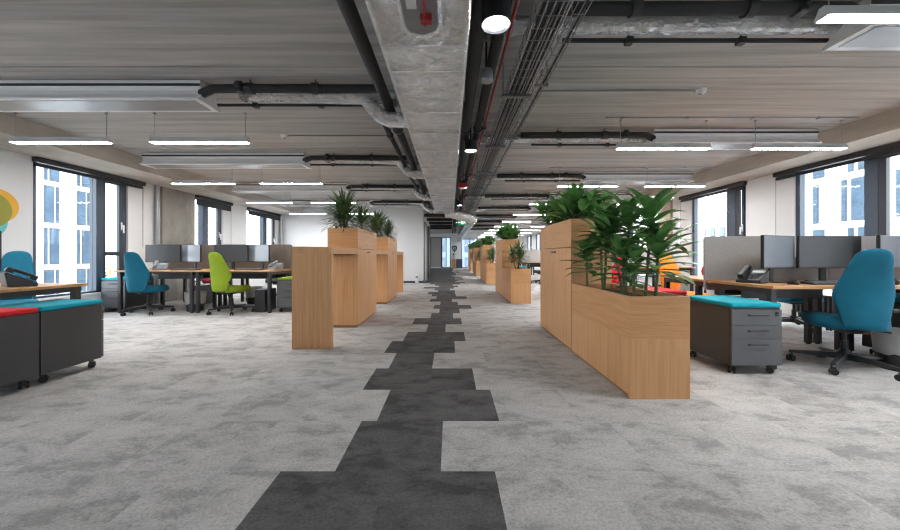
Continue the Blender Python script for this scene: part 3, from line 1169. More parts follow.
for q in range(12):
    MB().box(-0.045, -0.40 + q * 0.07, 0.1, 0.035, -0.37 + q * 0.07, 0.38).build('fin', 'black_metal', t)
MB().box(-0.02, -0.38, 0, 0.02, -0.34, 0.08).box(-0.02, 0.34, 0, 0.02, 0.38, 0.08).build('foot', 'black_metal', t)

# benches further along on the planter side
bay_names = {1: 'second', 2: 'third', 3: 'fourth'}
fab = {1: ('red', 'red'), 2: ('charcoal', 'lime'), 3: ('charcoal', 'orange')}
chairs_src = {'teal': ch, 'orange': orange}


def chair_of(f, label, loc, rz):
    if f in chairs_src:
        return dup(chairs_src[f], label, loc, rz, gC)
    chairs_src[f] = make_chair(label, f, loc, rz, gC)
    return chairs_src[f]


for k in (1, 2, 3):
    dy = BAY * k
    n = bay_names[k]
    xa, xb = (RX0 + RXM) / 2, (RXM + RX1) / 2
    for lab, src, x, yy, rz in (('aisle-end front', desk, xa, YA, 0), ('window-end front', desk_b, xb, YA, 0), ('aisle-end rear', desk, xa, YBk, PI), ('window-end rear', desk_b, xb, YBk, PI)):
        dup(src, 'oak-topped %s desk of the %s bench down the planter side' % (lab, n), (x, yy + dy, 0), rz, gD)
    dup(scr, 'grey felt divider on the aisle end of the %s bench on the planter side' % n, (xa - 0.005, 3.87 + dy, 0), 0, gS)
    dup(scr_b, 'grey felt divider on the window end of the %s bench on the planter side' % n, (xb, 3.87 + dy, 0), 0, gS)
    if k == 1:
        dup(mon, 'dark monitor on the aisle-end desk of the %s bench, planter side' % n, (3.7, 3.55 + dy, DT), 0.1, gM)
        dup(mon_reflecting, 'pale angled monitor on the %s bench of the planter side' % n, (3.15, 3.52 + dy, DT), 0.4, gM)
    chair_of(fab[k][0], '%s office chair at the front row of the %s bench, aisle half, planter side' % ('dark grey' if fab[k][0] == 'charcoal' else fab[k][0], n), (3.66 if k == 1 else 3.2, (3.18 if k == 1 else 2.72) + dy, 0), 0.25)
    chair_of(fab[k][1], '%s office chair at the window-end desk of the %s bench, planter side' % (fab[k][1], n), (5.42 if k == 1 else 4.95, 2.66 + dy, 0), -0.2)
    dup(ped_red if k == 1 else ped, '%s cushion drawer unit at the %s bench, planter side' % ('red' if k == 1 else 'turquoise', n), (2.52, 3.35 + dy, 0), 0, 'mobile drawer units')

# ---------------- second bench on the bar-table side
gy0, gy1 = 6.48, 7.32
LX = (-5.78, -4.43, -3.08)
Ld = 1.35
dl = make_desk('oak-topped desk with teal chair, in front of the window beside the concrete column', ((LX[0] + LX[1]) / 2, gy0, 0), Ld, gD)
dup(dl, 'oak-topped desk with the lime green chair, beside the bar-height oak table', ((LX[1] + LX[2]) / 2, gy0, 0), 0, gD)
dup(dl, 'rear oak-topped desk behind dividers, by the concrete column', ((LX[0] + LX[1]) / 2, gy1, 0), PI, gD)
dup(dl, 'rear oak-topped desk behind dividers, beyond the lime green chair', ((LX[1] + LX[2]) / 2, gy1, 0), PI, gD)
sl = make_screen('taupe felt divider behind the teal chair desk by the concrete column', ((LX[0] + LX[1]) / 2, 6.90, 0), Ld, 'screen_brown', gS)
dup(sl, 'taupe felt divider behind the lime green chair desk', ((LX[1] + LX[2]) / 2, 6.90, 0), 0, gS)
dup(mon, 'black monitor facing the teal chair by the window on the bar-table side', (-5.36, 6.62, DT), 0.06, gM)
dup(mon_reflecting, 'pale angled monitor between the teal chair and the lime green chair', (-4.83, 6.62, DT), -0.4, gM)
dup(mon, 'black monitor right behind the lime green chair', (-4.09, 6.62, DT), 0.0, gM)
dup(mon_reflecting, 'pale angled monitor next to the phone, past the lime green chair', (-3.57, 6.62, DT), -0.4, gM)
make_phone('silver desk phone standing behind the teal chair under a black monitor', (-5.18, 6.33, DT), 0.5, 'silver')
make_phone('silver and black desk phone at the desk end beside the bar-height oak panel', (-3.22, 6.55, DT), -0.4, 'silver')
dup(kb, 'black keyboard on the desk between teal and lime chairs', (-4.75, 6.36, DT), 0, 'keyboards')
dup(kb, 'black keyboard on the desk past the lime green chair', (-3.6, 6.33, DT), 0, 'keyboards')
ch_t = dup(ch, 'teal office chair at the desk near the concrete column', (-5.25, 6.16, 0), 0.14, gC)
lime = make_chair('lime green office chair at the desk beside the bar-height oak table', 'lime', (-3.82, 6.2, 0), -0.12, gC)
chairs_src['lime'] = chairs_src.get('lime', lime)
burg = make_chair('burgundy office chair behind the rear desks by the concrete column', 'burgundy', (-5.45, 8.25, 0), PI + 0.3, gC)
chair_of('charcoal', 'dark grey office chair behind the rear desks near the lime chair', (-3.95, 8.2, 0), PI - 0.2)
dup(ped, 'drawer unit with turquoise cushion in the window corner beside the teal chair', (-5.92, 6.52, 0), 0.0, 'mobile drawer units')
pl = make_pedestal('drawer unit with lime cushion beside the bar-height oak panel', (-2.85, 6.55, 0), 0.0, 'lime', 'mobile drawer units')
dup(bin_, 'grey lined waste bin under the desks between teal and lime chairs', (-4.62, 6.42, 0), 0, 'waste bins')
dup(bin_, 'grey lined waste bin under the rear desk behind the lime chair', (-4.1, 7.4, 0), 0, 'waste bins')
tower = make_tower('black computer tower standing under the desk end by the lime-cushion drawers', (-3.34, 6.42, 0), 0, 'computer towers')
dup(tower, 'black computer tower under the rear desk behind the teal chair', (-5.05, 7.2, 0), PI, 'computer towers')

# ---------------- first bench on the bar-table side (only its end is in the picture)
make_desk('oak-topped desk end with black phone, beside the red and turquoise cushions', (-4.17, 3.02, 0), 1.38, gD, PI, 0.78, 0.2)
dup(mon, 'black monitor edge cut off by the picture side, near the coloured wall circles', (-3.905, 2.84, DT), PI - 0.05, gM)
make_phone('black desk phone with tilted body on the desk end near red cushion', (-3.74, 3.06, DT), PI - 0.5)
dup(ch, 'teal office chair facing the desk with black phone, below coloured wall circles', (-5.10, 4.06, 0), PI + 0.65, gC)
p2 = make_pedestal('low drawer unit with turquoise cushion, end to end with the red-cushioned one', (-3.39, 3.0, 0), PI, 'cushion_teal', 'mobile drawer units', 0.5)
make_pedestal('low drawer unit with red cushion, end to end with the turquoise-cushioned one', (-3.39, 2.47, 0), 0, 'red', 'mobile drawer units', 0.54)

# ---- coloured circles on the wall
t = thing('wall_decal', 'overlapping ochre, olive and aqua circles stuck on the white wall by the window', 'decal', (XL + 0.001, 4.72, 1.60), 0)


def disc_x(cy, cz, ry, rz_, x0, x1):
    return MB().loft([[(x, cy + ry * math.cos(2 * PI * k / 40), cz + rz_ * math.sin(2 * PI * k / 40)) for k in range(40)] for x in (x0, x1)])


disc_x(0.05, 0.08, 0.28, 0.24, 0.0, 0.002).build('circle', 'ochre', t, label='ochre circle')
disc_x(-0.02, -0.14, 0.22, 0.22, 0.002, 0.004).build('circle', 'aqua', t, label='aqua circle')
disc_x(-0.02, 0.02, 0.27, 0.25, 0.004, 0.006).build('circle', 'olive', t, label='olive circle')
mb = MB()
for z in (0.14, 0.02, -0.1):
    mb.box(0.006, -0.16, z, 0.008, -0.02, z + 0.035)
mb.build('white_mark', 'white_wall', t)

# ---- small white box at the foot of the white wall
t = thing('wall_box', 'small white box standing at the corner foot of the white partition wall', 'box', (-1.19, CORE_Y0 - 0.07, 0))
MB().box(-0.06, -0.05, 0, 0.06, 0.05, 0.3).build('box_body', 'white_metal', t, bevel=0.01)
MB().box(-0.045, -0.056, 0.18, 0.045, -0.05, 0.26).build('cover_plate', 'grey_metal', t)

# ---- far end: dark cabinet, planter, emblem on the pier
t = thing('planter_tub', 'slim oak planter standing against the far white pier', 'planter', (0.28, 27.7, 0))
MB().box(-0.16, -0.16, 0, 0.16, 0.16, 0.7).build('tub', 'oak', t, bevel=0.002)
MB().box(-0.14, -0.14, 0.7, 0.14, 0.14, 0.71).build('soil', 'soil', t)
spiky_plant('spiky green plant in the slim oak planter at the far pier', 0.28, 27.7, 0.71, [(0, 0, 0.25, 0.26, 60)], 'far end plants', 71)
t = thing('storage_box', 'dark low storage cube on the carpet at the far end of the aisle', 'box', (0.72, 27.5, 0))
MB().box(-0.24, -0.2, 0, 0.24, 0.2, 0.66).build('box_body', 'navy', t, bevel=0.01)
MB().box(-0.25, -0.21, 0.66, 0.25, 0.21, 0.69).build('lid', 'black', t, bevel=0.005)
t = thing('wall_emblem', 'dark round shield emblem on the far white pier', 'emblem', (0.36, YE - 0.001, 1.5))
mb = MB()
sh = [(-0.2, 0.18), (-0.1, 0.25), (0.1, 0.25), (0.2, 0.18), (0.19, -0.05), (0.0, -0.28), (-0.19, -0.05)]
mb.prism_y(sh, -0.012, 0.0)
mb.build('shield', 'navy', t)
mb = MB().tube([(0.09 * math.cos(a * PI / 8), -0.014, 0.03 + 0.09 * math.sin(a * PI / 8)) for a in range(17)], 0.014, 6)
mb.build('ring', 'white_metal', t)

# ------------------------------------------------------------------ services on the ceiling
# main foil-wrapped duct
DX0, DX1, DZ0, DZ1 = -0.416, 0.098, H + 1.28, 2.62
DY0, DY1 = 1.0, 10.55
t = thing('ventilation_duct', 'large rectangular foil-wrapped ventilation duct along the aisle ceiling', 'duct', ((DX0 + DX1) / 2, (DY0 + DY1) / 2, DZ0))
hw, hl = (DX1 - DX0) / 2, (DY1 - DY0) / 2
ht = DZ1 - DZ0
yc = (DY0 + DY1) / 2
mb = MB()
ny = 48
nx = 6
rr = random.Random(3)
loops = []
for i in range(ny + 1):
    yy = -hl + 2 * hl * i / ny
    L = []
    for j in range(nx):
        x = -hw + 2 * hw * j / nx
        L.append((x, yy, -0.012 * math.sin(PI * (j / nx)) * rr.uniform(0, 1)))
    for j in range(4):
        L.append((hw + rr.uniform(-0.004, 0.004), yy, ht * j / 4))
    for j in range(nx):
        L.append((hw - 2 * hw * j / nx, yy, ht))
    for j in range(4):
        L.append((-hw + rr.uniform(-0.004, 0.004), yy, ht - ht * j / 4))
    loops.append(L)
mb.loft(loops)
mb.build('duct_body', 'foil', t, smooth=30)
for yy in (2.17, 2.47, 3.18, 3.72, 4.35, 5.2, 5.9, 6.7, 7.6, 8.3, 9.2, 10.1):
    y_ = yy - yc
    e = 0.010
    wd = 0.014
    mb = MB()
    for (xa, za, xb, zb) in ((-hw - e, -e, hw + e, 0.004), (hw - 0.002, -e, hw + e, ht), (-hw - e, -e, -hw + 0.002, ht)):
        mb.box(xa, y_ - wd, za, xb, y_ + wd, zb)
    mb.build('foil_seam', 'foil_tape', t, bevel=0.006)
for s in (-1, 1):
    mb = MB().tube([(s * hw, -hl, 0.0), (s * hw, hl, 0.0)], 0.012, 8)
    mb.build('corner_tape', 'foil_tape', t, smooth=True)
mb = MB()
for yy in (1.4, 2.9, 5.0, 7.2, 9.5):
    for s in (-1, 1):
        mb = MB().cyl((s * (hw + 0.02), yy - yc, -0.02), (s * (hw + 0.02), yy - yc, ZR - DZ0), 0.005, 6)
        mb.build('hanger_rod', 'galv', t)
# inspection opening with red-handled valves under the duct
cx = -0.155
ox0, oy0, oy1, orr = cx - (DX0 + DX1) / 2, 1.35 - yc, 1.93 - yc, 0.105
pts = []
for k in range(13):
    a = PI * k / 12
    pts.append((ox0 + orr * math.cos(a), oy1 + orr * math.sin(a), -0.012))
for k in range(13):
    a = PI + PI * k / 12
    pts.append((ox0 + orr * math.cos(a), oy0 + orr * math.sin(a), -0.012))
rim = MB().tube(pts + [pts[0]], 0.02, 8).build('opening_rim', 'foil_bright', t, smooth=True)
MB().loft([[(p[0], p[1], z) for p in pts] for z in (-0.022, -0.014)]).build('opening_plate', 'grey_metal', rim)
b = MB()
for yv in (1.62, 1.86):
    b.box(ox0 + 0.0, yv - yc - 0.02, -0.06, ox0 + 0.06, yv - yc + 0.02, -0.022)
b.bar((ox0 + 0.03, 1.62 - yc, -0.05), (ox0 + 0.02, 1.9 - yc, -0.05), 0.014)
b.build('valve_handle', 'red_paint', rim, bevel=0.004)
b = MB()
b.box(ox0 - 0.065, 1.62 - yc, -0.03, ox0 - 0.015, 1.80 - yc, -0.022)
b.build('paper_tag', 'white_metal', rim)

# round foil duct further down and its bend
t = thing('round_duct', 'round shiny foil duct running down the far aisle ceiling past the main duct', 'duct', (0.72, 20.0, 2.17))
MB().tube([(-0.78, -9.4, 0.12), (-0.4, -9.1, 0.06), (-0.1, -8.85, 0.02), (0, -8.6, 0), (0, -4, 0), (0, 3, 0), (0, 7.95, 0)], 0.16, 20).build('duct_pipe', 'foil', t, smooth=True)
for yy in (-8, -6, -4, -2, 0, 2, 4, 6):
    MB().tube([(0, yy - 0.04, 0), (0, yy + 0.04, 0)], 0.168, 20).build('joint_collar', 'foil_tape', t, smooth=True)
t = thing('duct_end_box', 'black damper box where the main foil duct ends', 'damper', (-0.13, 10.78, 2.3))
MB().box(-0.24, -0.2, 0, 0.18, 0.2, 0.28).build('damper_casing', 'black_metal', t, bevel=0.01)
MB().cyl((-0.1, 0, 0.28), (-0.1, 0, 0.40), 0.008, 8).build('hanger_rod', 'galv', t)

# long pipes parallel to the aisle
def long_pipe(name, label, cat, x, z, r, y0, y1, mat, clampz=True, collar=None):
    t = thing(name, label, cat, (x, (y0 + y1) / 2, z))
    l = (y1 - y0) / 2
    MB().tube([(0, -l, 0), (0, l, 0)], r, 14).build('pipe', mat, t, smooth=True)
    yy = -l + 0.8
    i = 0
    while yy < l and i < 14:
        mb = MB().tube([(0, yy - 0.02, 0), (0, yy + 0.02, 0)], r + 0.012, 14).cyl((0, yy, r), (0, yy, ZR - z), 0.006, 6)
        mb.build('pipe_clamp', collar or 'black_metal', t, smooth=True)
        yy += 2.43
        i += 1
    return t


long_pipe('insulated_pipe', 'thick black insulated pipe along the bar-table side of the foil duct', 'pipe', -0.62, 2.515, 0.05, 1.0, 12.75, 'black_ins')
long_pipe('insulated_pipe', 'thin black pipe beside the thick one, bar-table side of the foil duct', 'pipe', -0.76, 2.53, 0.03, 3.7, 12.75, 'black_ins')
long_pipe('insulated_pipe', 'thick black insulated pipe next to the foil duct, above the spotlights', 'pipe', 0.185, 2.515, 0.055, 1.0, 24.0, 'black_ins')
long_pipe('insulated_pipe', 'black insulated pipe between spotlights and red pipe', 'pipe', 0.33, 2.52, 0.042, 1.0, 24.0, 'black_ins')
long_pipe('sprinkler_pipe', 'thin red sprinkler pipe running along the aisle ceiling', 'pipe', 0.405, 2.53, 0.012, 1.0, 24.0, 'red_paint')
t = thing('sprinkler_valve', 'red sprinkler valve with white cap hanging beside the spotlights', 'valve', (0.235, 6.9, 2.30))
MB().box(-0.07, -0.05, 0.02, 0.07, 0.05, 0.1).cyl((0, 0, 0.1), (0, 0, 0.15), 0.03, 12).cyl((0.024, 0, 0.1), (0.024, 0, ZR - 2.30), 0.007, 8).build('valve_body', 'red_paint', t, bevel=0.01)
MB().cyl((0, 0, 0), (0, 0, 0.02), 0.05, 14).build('valve_cap', 'white_metal', t, smooth=True)

# wire cable tray
TX0, TX1, TZ = 0.50, 0.68, H + 1.41
t = thing('cable_tray', 'wire mesh cable tray full of cables along the aisle ceiling', 'cable tray', ((TX0 + TX1) / 2, 12.0, TZ))
w = (TX1 - TX0) / 2
l0, l1 = -11.0, 12.0
mb = MB()
for i in range(5):
    x = -w + 2 * w * i / 4
    mb.tube([(x, l0, 0), (x, l1, 0)], 0.006, 5)
for x in (-w, w):
    for z in (0.035, 0.07):
        mb.tube([(x, l0, z), (x, l1, z)], 0.004, 5)
yy = l0
while yy < l1:
    mb.tube([(-w, yy, 0.07), (-w, yy, -0.004), (w, yy, -0.004), (w, yy, 0.07)], 0.0035, 5)
    yy += 0.12 if yy < -4 else 0.3
mb.build('wire_mesh', 'galv', t)
for i, (x, z, r, m) in enumerate(((-0.06, 0.014, 0.010, 'black'), (-0.035, 0.012, 0.012, 'black'), (-0.01, 0.016, 0.012, 'black'), (0.02, 0.013, 0.011, 'black_metal'), (0.045, 0.015, 0.010, 'black'), (0.067, 0.012, 0.010, 'black_metal'))):
    MB().tube([(x + 0.006 * math.sin(j * 1.7 + i), l0 + (l1 - l0) * j / 20, z + 0.003 * math.sin(j + i)) for j in range(21)], r, 6).build('cable', m, t, smooth=True)
for i in range(9):
    yy = l0 + 0.65 + i * 1.45
    mb = MB().box(-w - 0.05, yy - 0.02, -0.03, w + 0.03, yy + 0.02, -0.006)
    mb.cyl((-w - 0.035, yy, -0.02), (-w - 0.035, yy, ZR - TZ), 0.005, 6)
    mb.build('tray_bracket', 'galv', t)
t = thing('cable_tray', 'narrow second wire cable tray beside the full one, planter side', 'cable tray', (0.80, 12.0, TZ + 0.09))
mb = MB()
for x in (-0.04, 0, 0.04):
    mb.tube([(x, l0, 0), (x, l1, 0)], 0.004, 5)
yy = l0
while yy < l1:
    mb.tube([(-0.04, yy, 0.05), (-0.04, yy, -0.004), (0.04, yy, -0.004), (0.04, yy, 0.05)], 0.0035, 5)
    yy += 0.15 if yy < -4 else 0.4
mb.build('wire_mesh', 'galv', t)
MB().tube([(0.02, l0, 0.014), (0.015, 0, 0.014), (0.02, l1, 0.014)], 0.011, 6).build('cable', 'black', t)
for i in range(9):
    yy = l0 + 0.65 + i * 1.45
    MB().cyl((0.05, yy, -0.01), (0.05, yy, ZR - TZ - 0.09), 0.005, 6).box(-0.06, yy - 0.015, -0.02, 0.06, yy + 0.015, -0.006).build('tray_bracket', 'galv', t)

# downlights
SPZ = H + 1.31
dlp = None
for k in range(7):
    y = 2.02 + 2.46 * k
    lab = 'black cylinder spotlight hanging beside the foil duct, %s one along the aisle' % ORD[k]
    if dlp is None:
        dlp = thing('spotlight', lab, 'spotlight', (0.262, y, SPZ), 0, 'cylinder spotlights along the duct')
        MB().loft([[(r * math.cos(2 * PI * q / 28), r * math.sin(2 * PI * q / 28), z) for q in range(28)] for r, z in ((0.066, 0.02), (0.08, 0.0), (0.083, 0.0), (0.083, 0.13), (0.07, 0.13), (0.068, 0.03))], False, True).build('lamp_housing', 'black_metal', dlp, smooth=True)
        MB().cyl((0, 0, 0.012), (0, 0, 0.018), 0.066, 28).build('lens', 'spot', dlp)
        MB().cyl((0, 0, 0.13), (0, 0, ZR - SPZ), 0.008, 8).build('stem', 'black_metal', dlp)
    else:
        dup(dlp, lab, (0.262, y, SPZ), 0)
t = thing('ceiling_speaker', 'unlit pale grey cylinder speaker hanging between the first two spotlights', 'speaker', (0.275, 2.68, H + 1.31))
MB().lathe([(0.03, 0.0), (0.046, 0.003), (0.05, 0.015), (0.05, 0.08), (0.044, 0.09)], 24).build('speaker_body', 'grey_metal', t, smooth=True)
MB().cyl((0, 0, 0.09), (0, 0, ZR - H - 1.31), 0.008, 8).build('stem', 'black_metal', t)

# exit sign
t = thing('exit_sign', 'green and white running-man exit sign hanging over the aisle', 'sign', (0.40, 11.6, 1.99))
MB().box(-0.15, -0.015, 0, 0.15, 0.015, 0.17).build('sign_panel', 'exit_green', t)
mb = MB().box(-0.03, -0.018, 0.03, 0.04, -0.015, 0.14)
mb.build('doorway_symbol', 'exit_white', t)
mb = MB().prism_y([(-0.14, 0.085), (-0.10, 0.12), (-0.10, 0.098), (-0.05, 0.098), (-0.05, 0.072), (-0.10, 0.072), (-0.10, 0.05)], -0.018, -0.015)
mb.build('arrow_symbol', 'exit_white', t)
mb = MB()
b0 = lambda p, q, w_: mb.bar((p[0], -0.0165, p[1]), (q[0], -0.0165, q[1]), 0.003, w_)
for p, q, w_ in (((0.085, 0.115), (0.075, 0.075), 0.022), ((0.075, 0.08), (0.05, 0.055), 0.012), ((0.05, 0.055), (0.03, 0.058), 0.01), ((0.078, 0.078), (0.1, 0.055), 0.012), ((0.1, 0.055), (0.115, 0.03), 0.011), ((0.085, 0.11), (0.055, 0.1), 0.009), ((0.085, 0.11), (0.115, 0.09), 0.009)):
    mb.loft([[(p[0] + s1 * w_ / 2 * (q[1] - p[1]) / math.dist(p, q), yv, p[1] - s1 * w_ / 2 * (q[0] - p[0]) / math.dist(p, q)) for s1, yv in ((-1, -0.0185), (1, -0.0185), (1, -0.015), (-1, -0.015))],
             [(q[0] + s1 * w_ / 2 * (q[1] - p[1]) / math.dist(p, q), yv, q[1] - s1 * w_ / 2 * (q[0] - p[0]) / math.dist(p, q)) for s1, yv in ((-1, -0.0185), (1, -0.0185), (1, -0.015), (-1, -0.015))]])
mb.cyl((0.088, -0.0185, 0.132), (0.088, -0.015, 0.132), 0.011, 12)
mb.build('running_figure', 'exit_white', t)
MB().cyl((0.055, 0, 0.17), (0.055, 0, ZR - 1.99), 0.004, 6).build('hanger_rod', 'galv', t)


# chilled beams
def chilled_beam(label, x0, x1, yfar, group):
    t = thing('chilled_beam', label, 'chilled beam', ((x0 + x1) / 2, yfar - 0.16, H + 1.49))
    t['group'] = group
    h = (x1 - x0) / 2
    # near side at -Y, profile (y, z)
    p = [(-0.16, 0.0), (0.16, 0.0), (0.16, 0.014)]
    q = [(0.16, 0.014), (0.135, 0.03), (0.115, 0.06), (0.108, 0.10), (0.115, 0.125), (0.13, 0.14), (0.13, 0.19)]
    half = q[1:]
    prof = [(-0.16, 0.0), (0.16, 0.0), (0.16, 0.014)] + half + [(-a, b) for a, b in reversed(half)] + [(-0.16, 0.014)]
    MB().prism_x(prof, -h, h).build('beam_casing', 'white_metal', t)
    mb = MB()
    for s in (-1, 1):
        mb = MB().box(-h + 0.004, s * 0.131 - 0.003, 0.135, h - 0.004, s * 0.131 + 0.003, 0.158)
        mb.build('air_slot', 'black_metal', t)
    mb = MB().box(-h + 0.06, -0.115, -0.004, h - 0.06, 0.115, 0.0)
    mb.build('perforated_panel', 'grey_metal', t)
    mb = MB()
    for s in (-1, 1):
        mb.box(s * h - 0.004, -0.165, -0.006, s * h + 0.004, 0.165, 0.02)
    mb.build('end_cap', 'white_metal', t)
    return t


def branch(side, y, x_beam, x_trunk, tag_txt, x_duct):
    """black pipe, foil hose and thin pipe linking a chilled beam to the trunk"""
    s = -1 if side < 0 else 1
    z = H + 1.60
    t = thing('insulated_pipe', 'black insulated branch pipe ' + tag_txt, 'pipe', ((x_beam + x_trunk) / 2, y - 0.16, z), 0, 'branch pipes to the chilled beams')
    h = abs(x_beam - x_trunk) / 2
    hs = s * h
    MB().tube([(-hs, 0, 0.0), (-hs * 0.3, 0, 0.0), (hs * 0.5, 0, 0.005), (hs * 0.85, 0.0, 0.0), (hs, 0.04, -0.03)], 0.042, 12).build('pipe', 'black_ins', t, smooth=True)
    for u in (-0.45, 0.25):
        MB().tube([(u * h - 0.03, 0, 0.002), (u * h + 0.03, 0, 0.002)], 0.056, 14).cyl((u * h, 0, 0.05), (u * h, 0, ZR - z), 0.006, 6).build('pipe_clamp', 'black_metal', t, smooth=True)
    MB().box(0.55 * hs - 0.03, -0.05, -0.045, 0.55 * hs + 0.03, 0.03, 0.06).cyl((0.55 * hs, -0.05, 0.01), (0.55 * hs, -0.09, 0.01), 0.02, 10).build('valve', 'black_metal', t, bevel=0.008)
    t = thing('flexible_duct', 'foil air hose ' + tag_txt, 'duct', ((x_beam + x_duct) / 2, y + 0.04, 2.634), 0, 'foil hoses to the chilled beams')
    h2 = abs(x_beam - x_duct) / 2
    hs = s * h2
    rnd = random.Random(int(y * 10) + (5 if s > 0 else 0))
    pts = [(-hs, 0.0, -0.05), (-hs + s * 0.14, 0.0, -0.03), (-hs + s * 0.3, 0, -0.01)]
    rs = [0.085, 0.08, 0.07]
    nseg = 26
    for i in range(1, nseg + 1):
        u = i / nseg
        pts.append((-hs + s * 0.3 + (2 * hs - s * 0.3) * u, rnd.uniform(-0.004, 0.004), -0.004 * abs(math.sin(PI * u * 3))))
        rs.append(0.058 + (0.003 if i % 2 else -0.003))
    if side < 0:
        pts, rs = pts[:-5], rs[:-5]
        pts += [(h2 - 0.46, 0, -0.03), (h2 - 0.38, 0, -0.12), (h2 - 0.30, 0, -0.20), (h2 - 0.2, 0, -0.246), (h2 - 0.08, 0, -0.25), (h2 + 0.0, 0, -0.25)]
        rs += [0.062, 0.07, 0.074, 0.075, 0.075, 0.078]
    MB().tube(pts, rs, 14).build('hose', 'foil_bright', t, smooth=60)
    t = thing('thin_pipe', 'thin black pipe below the foil hose ' + tag_txt, 'pipe', ((x_beam + x_trunk + s * 0.2) / 2, y + 0.115, z - 0.04), 0, 'thin pipes to the chilled beams')
    h = abs(x_beam - x_trunk - s * 0.2) / 2
    MB().tube([(-h, 0, 0), (h, 0, 0)], 0.016, 8).build('pipe', 'black_ins', t, smooth=True)
    for u in (-0.5, 0.35):
        MB().box(u * h - 0.025, -0.025, -0.028, u * h + 0.025, 0.025, 0.018).cyl((u * h, 0, 0.016), (u * h, 0, ZR - z + 0.045), 0.005, 6).build('pipe_clamp', 'black_metal', t)


for k in range(4):
    y = 3.69 + 2.43 * k
    chilled_beam('white chilled beam on the bar-table side ceiling, %s row' % ORD[k], -5.08, -2.40, y, 'chilled beams on the bar-table side')
    branch(-1, y - 0.12, -2.42, -0.62, 'in the %s row, bar-table side' % ORD[k], DX0)
for k in range(9):
    y = 2.58 + 2.43 * k
    chilled_beam('white chilled beam on the planter side ceiling, %s row' % ORD[k], 2.72, 4.92, y, 'chilled beams on the planter side')
    branch(1, y - 0.12, 2.74, 0.95 if k else 0.62, 'in the %s row, planter side' % ORD[k], DX1 if y < 10.3 else 0.9)

# short black pipes over the aisle beyond the white wall
for k in range(5):
    y = 13.3 + 1.6 * k
    tag(MB().tube([(-0.97 if y < CORE_Y1 else -2.5, y, 2.5), (0.1, y, 2.5)], 0.06, 10).cyl((-0.5, y, 2.55), (-0.5, y, ZR), 0.008, 6).build('insulated_pipe', 'black_ins', smooth=True),
        'black pipe crossing the far aisle ceiling beside the white wall, %s crossing' % ORD[k], 'pipe')

# linear pendant lamps
lampsrc = {}


def pendant(label, x0, x1, y, group):
    z = H + 1.335
    side = -1 if x0 < 0 else 1
    if side not in lampsrc:
        t = thing('pendant_lamp', label, 'lamp', ((x0 + x1) / 2, y, z), 0, group)
        h = 0.58
        MB().prism_x([(-0.042, 0.0), (0.042, 0.0), (0.042, 0.012), (0.016, 0.065), (-0.016, 0.065), (-0.042, 0.012)], -h, h).build('lamp_housing', 'lamp_grey', t)
        MB().box(-h + 0.008, -0.034, -0.002, h - 0.008, 0.034, 0.0).build('diffuser', 'lamp', t)
        for s in (-1, 1):
            thick = 0.0035 if s != side else 0.0012
            MB().cyl((s * (h - 0.04), 0, 0.06), (s * (h - 0.04), 0, ZR - z), thick, 6).cyl((s * (h - 0.04), 0, ZR - z - 0.012), (s * (h - 0.04), 0, ZR - z), 0.016, 10).build('suspension_wire', 'grey_metal', t)
        lampsrc[side] = t
        return t
    return dup(lampsrc[side], label, ((x0 + x1) / 2, y, z), 0, group)


for k in range(4):
    y = 4.21 + 2.43 * k
    pendant('white linear pendant lamp on the bar-table side, window end of the %s row' % ORD[k], -5.2, -4.05, y, 'pendant lamps on the bar-table side')
    pendant('white linear pendant lamp on the bar-table side, aisle end of the %s row' % ORD[k], -3.55, -2.40, y, 'pendant lamps on the bar-table side')
for k in range(11):
    y = 2.0 + 2.45 * k
    pendant('white linear pendant lamp on the planter side, aisle end of the %s row' % ORD[k], 2.10, 3.26, y, 'pendant lamps on the planter side')
    pendant('white linear pendant lamp on the planter side, window end of the %s row' % ORD[k], 3.80, 4.96, y, 'pendant lamps on the planter side')


# conduits and detectors on the ceiling
def detector(x, y, x_end, label):
    t = thing('smoke_detector', label, 'detector', (x, y, ZC))
    MB().lathe([(0.03, -0.045), (0.045, -0.035), (0.052, -0.02), (0.055, 0.0)], 20).build('detector_head', 'white_metal', t, smooth=True)
    MB().lathe([(0.015, -0.055), (0.02, -0.045)], 14).build('sensor_cage', 'grey_metal', t)
    tag(MB().tube([(x + (0.05 if x_end > x else -0.05), y, ZC - 0.012), (x_end, y, ZC - 0.012)], 0.009, 8).build('cable_conduit', 'grey_metal', smooth=True),
        'thin grey ceiling conduit leading to the ' + label.replace('white ', ''), 'conduit')


detector(2.56, 3.62, 0.9, 'white smoke detector on the planter side ceiling')
detector(-2.33, 4.98, -0.8, 'white smoke detector on the bar-table side ceiling')
for k in range(3):
    y = 4.33 + 2.45 * k
    t = MB().tube([(1.9, y, ZC - 0.012), (5.0, y, ZC - 0.012)], 0.008, 8)
    for x in (2.1, 2.9, 3.7, 4.5):
        t.box(x - 0.015, y - 0.012, ZC - 0.03, x + 0.015, y + 0.012, ZC)
    tag(t.build('cable_conduit', 'grey_metal', smooth=True), 'thin grey ceiling conduit above the %s pendant row, planter side' % ORD[k + 1], 'conduit')


# ------------------------------------------------------------------ outside
g = MB().box(-120, -60, -9.3, 120, 120, -9.0)
struct(g, 'ground_outside', 'ground')


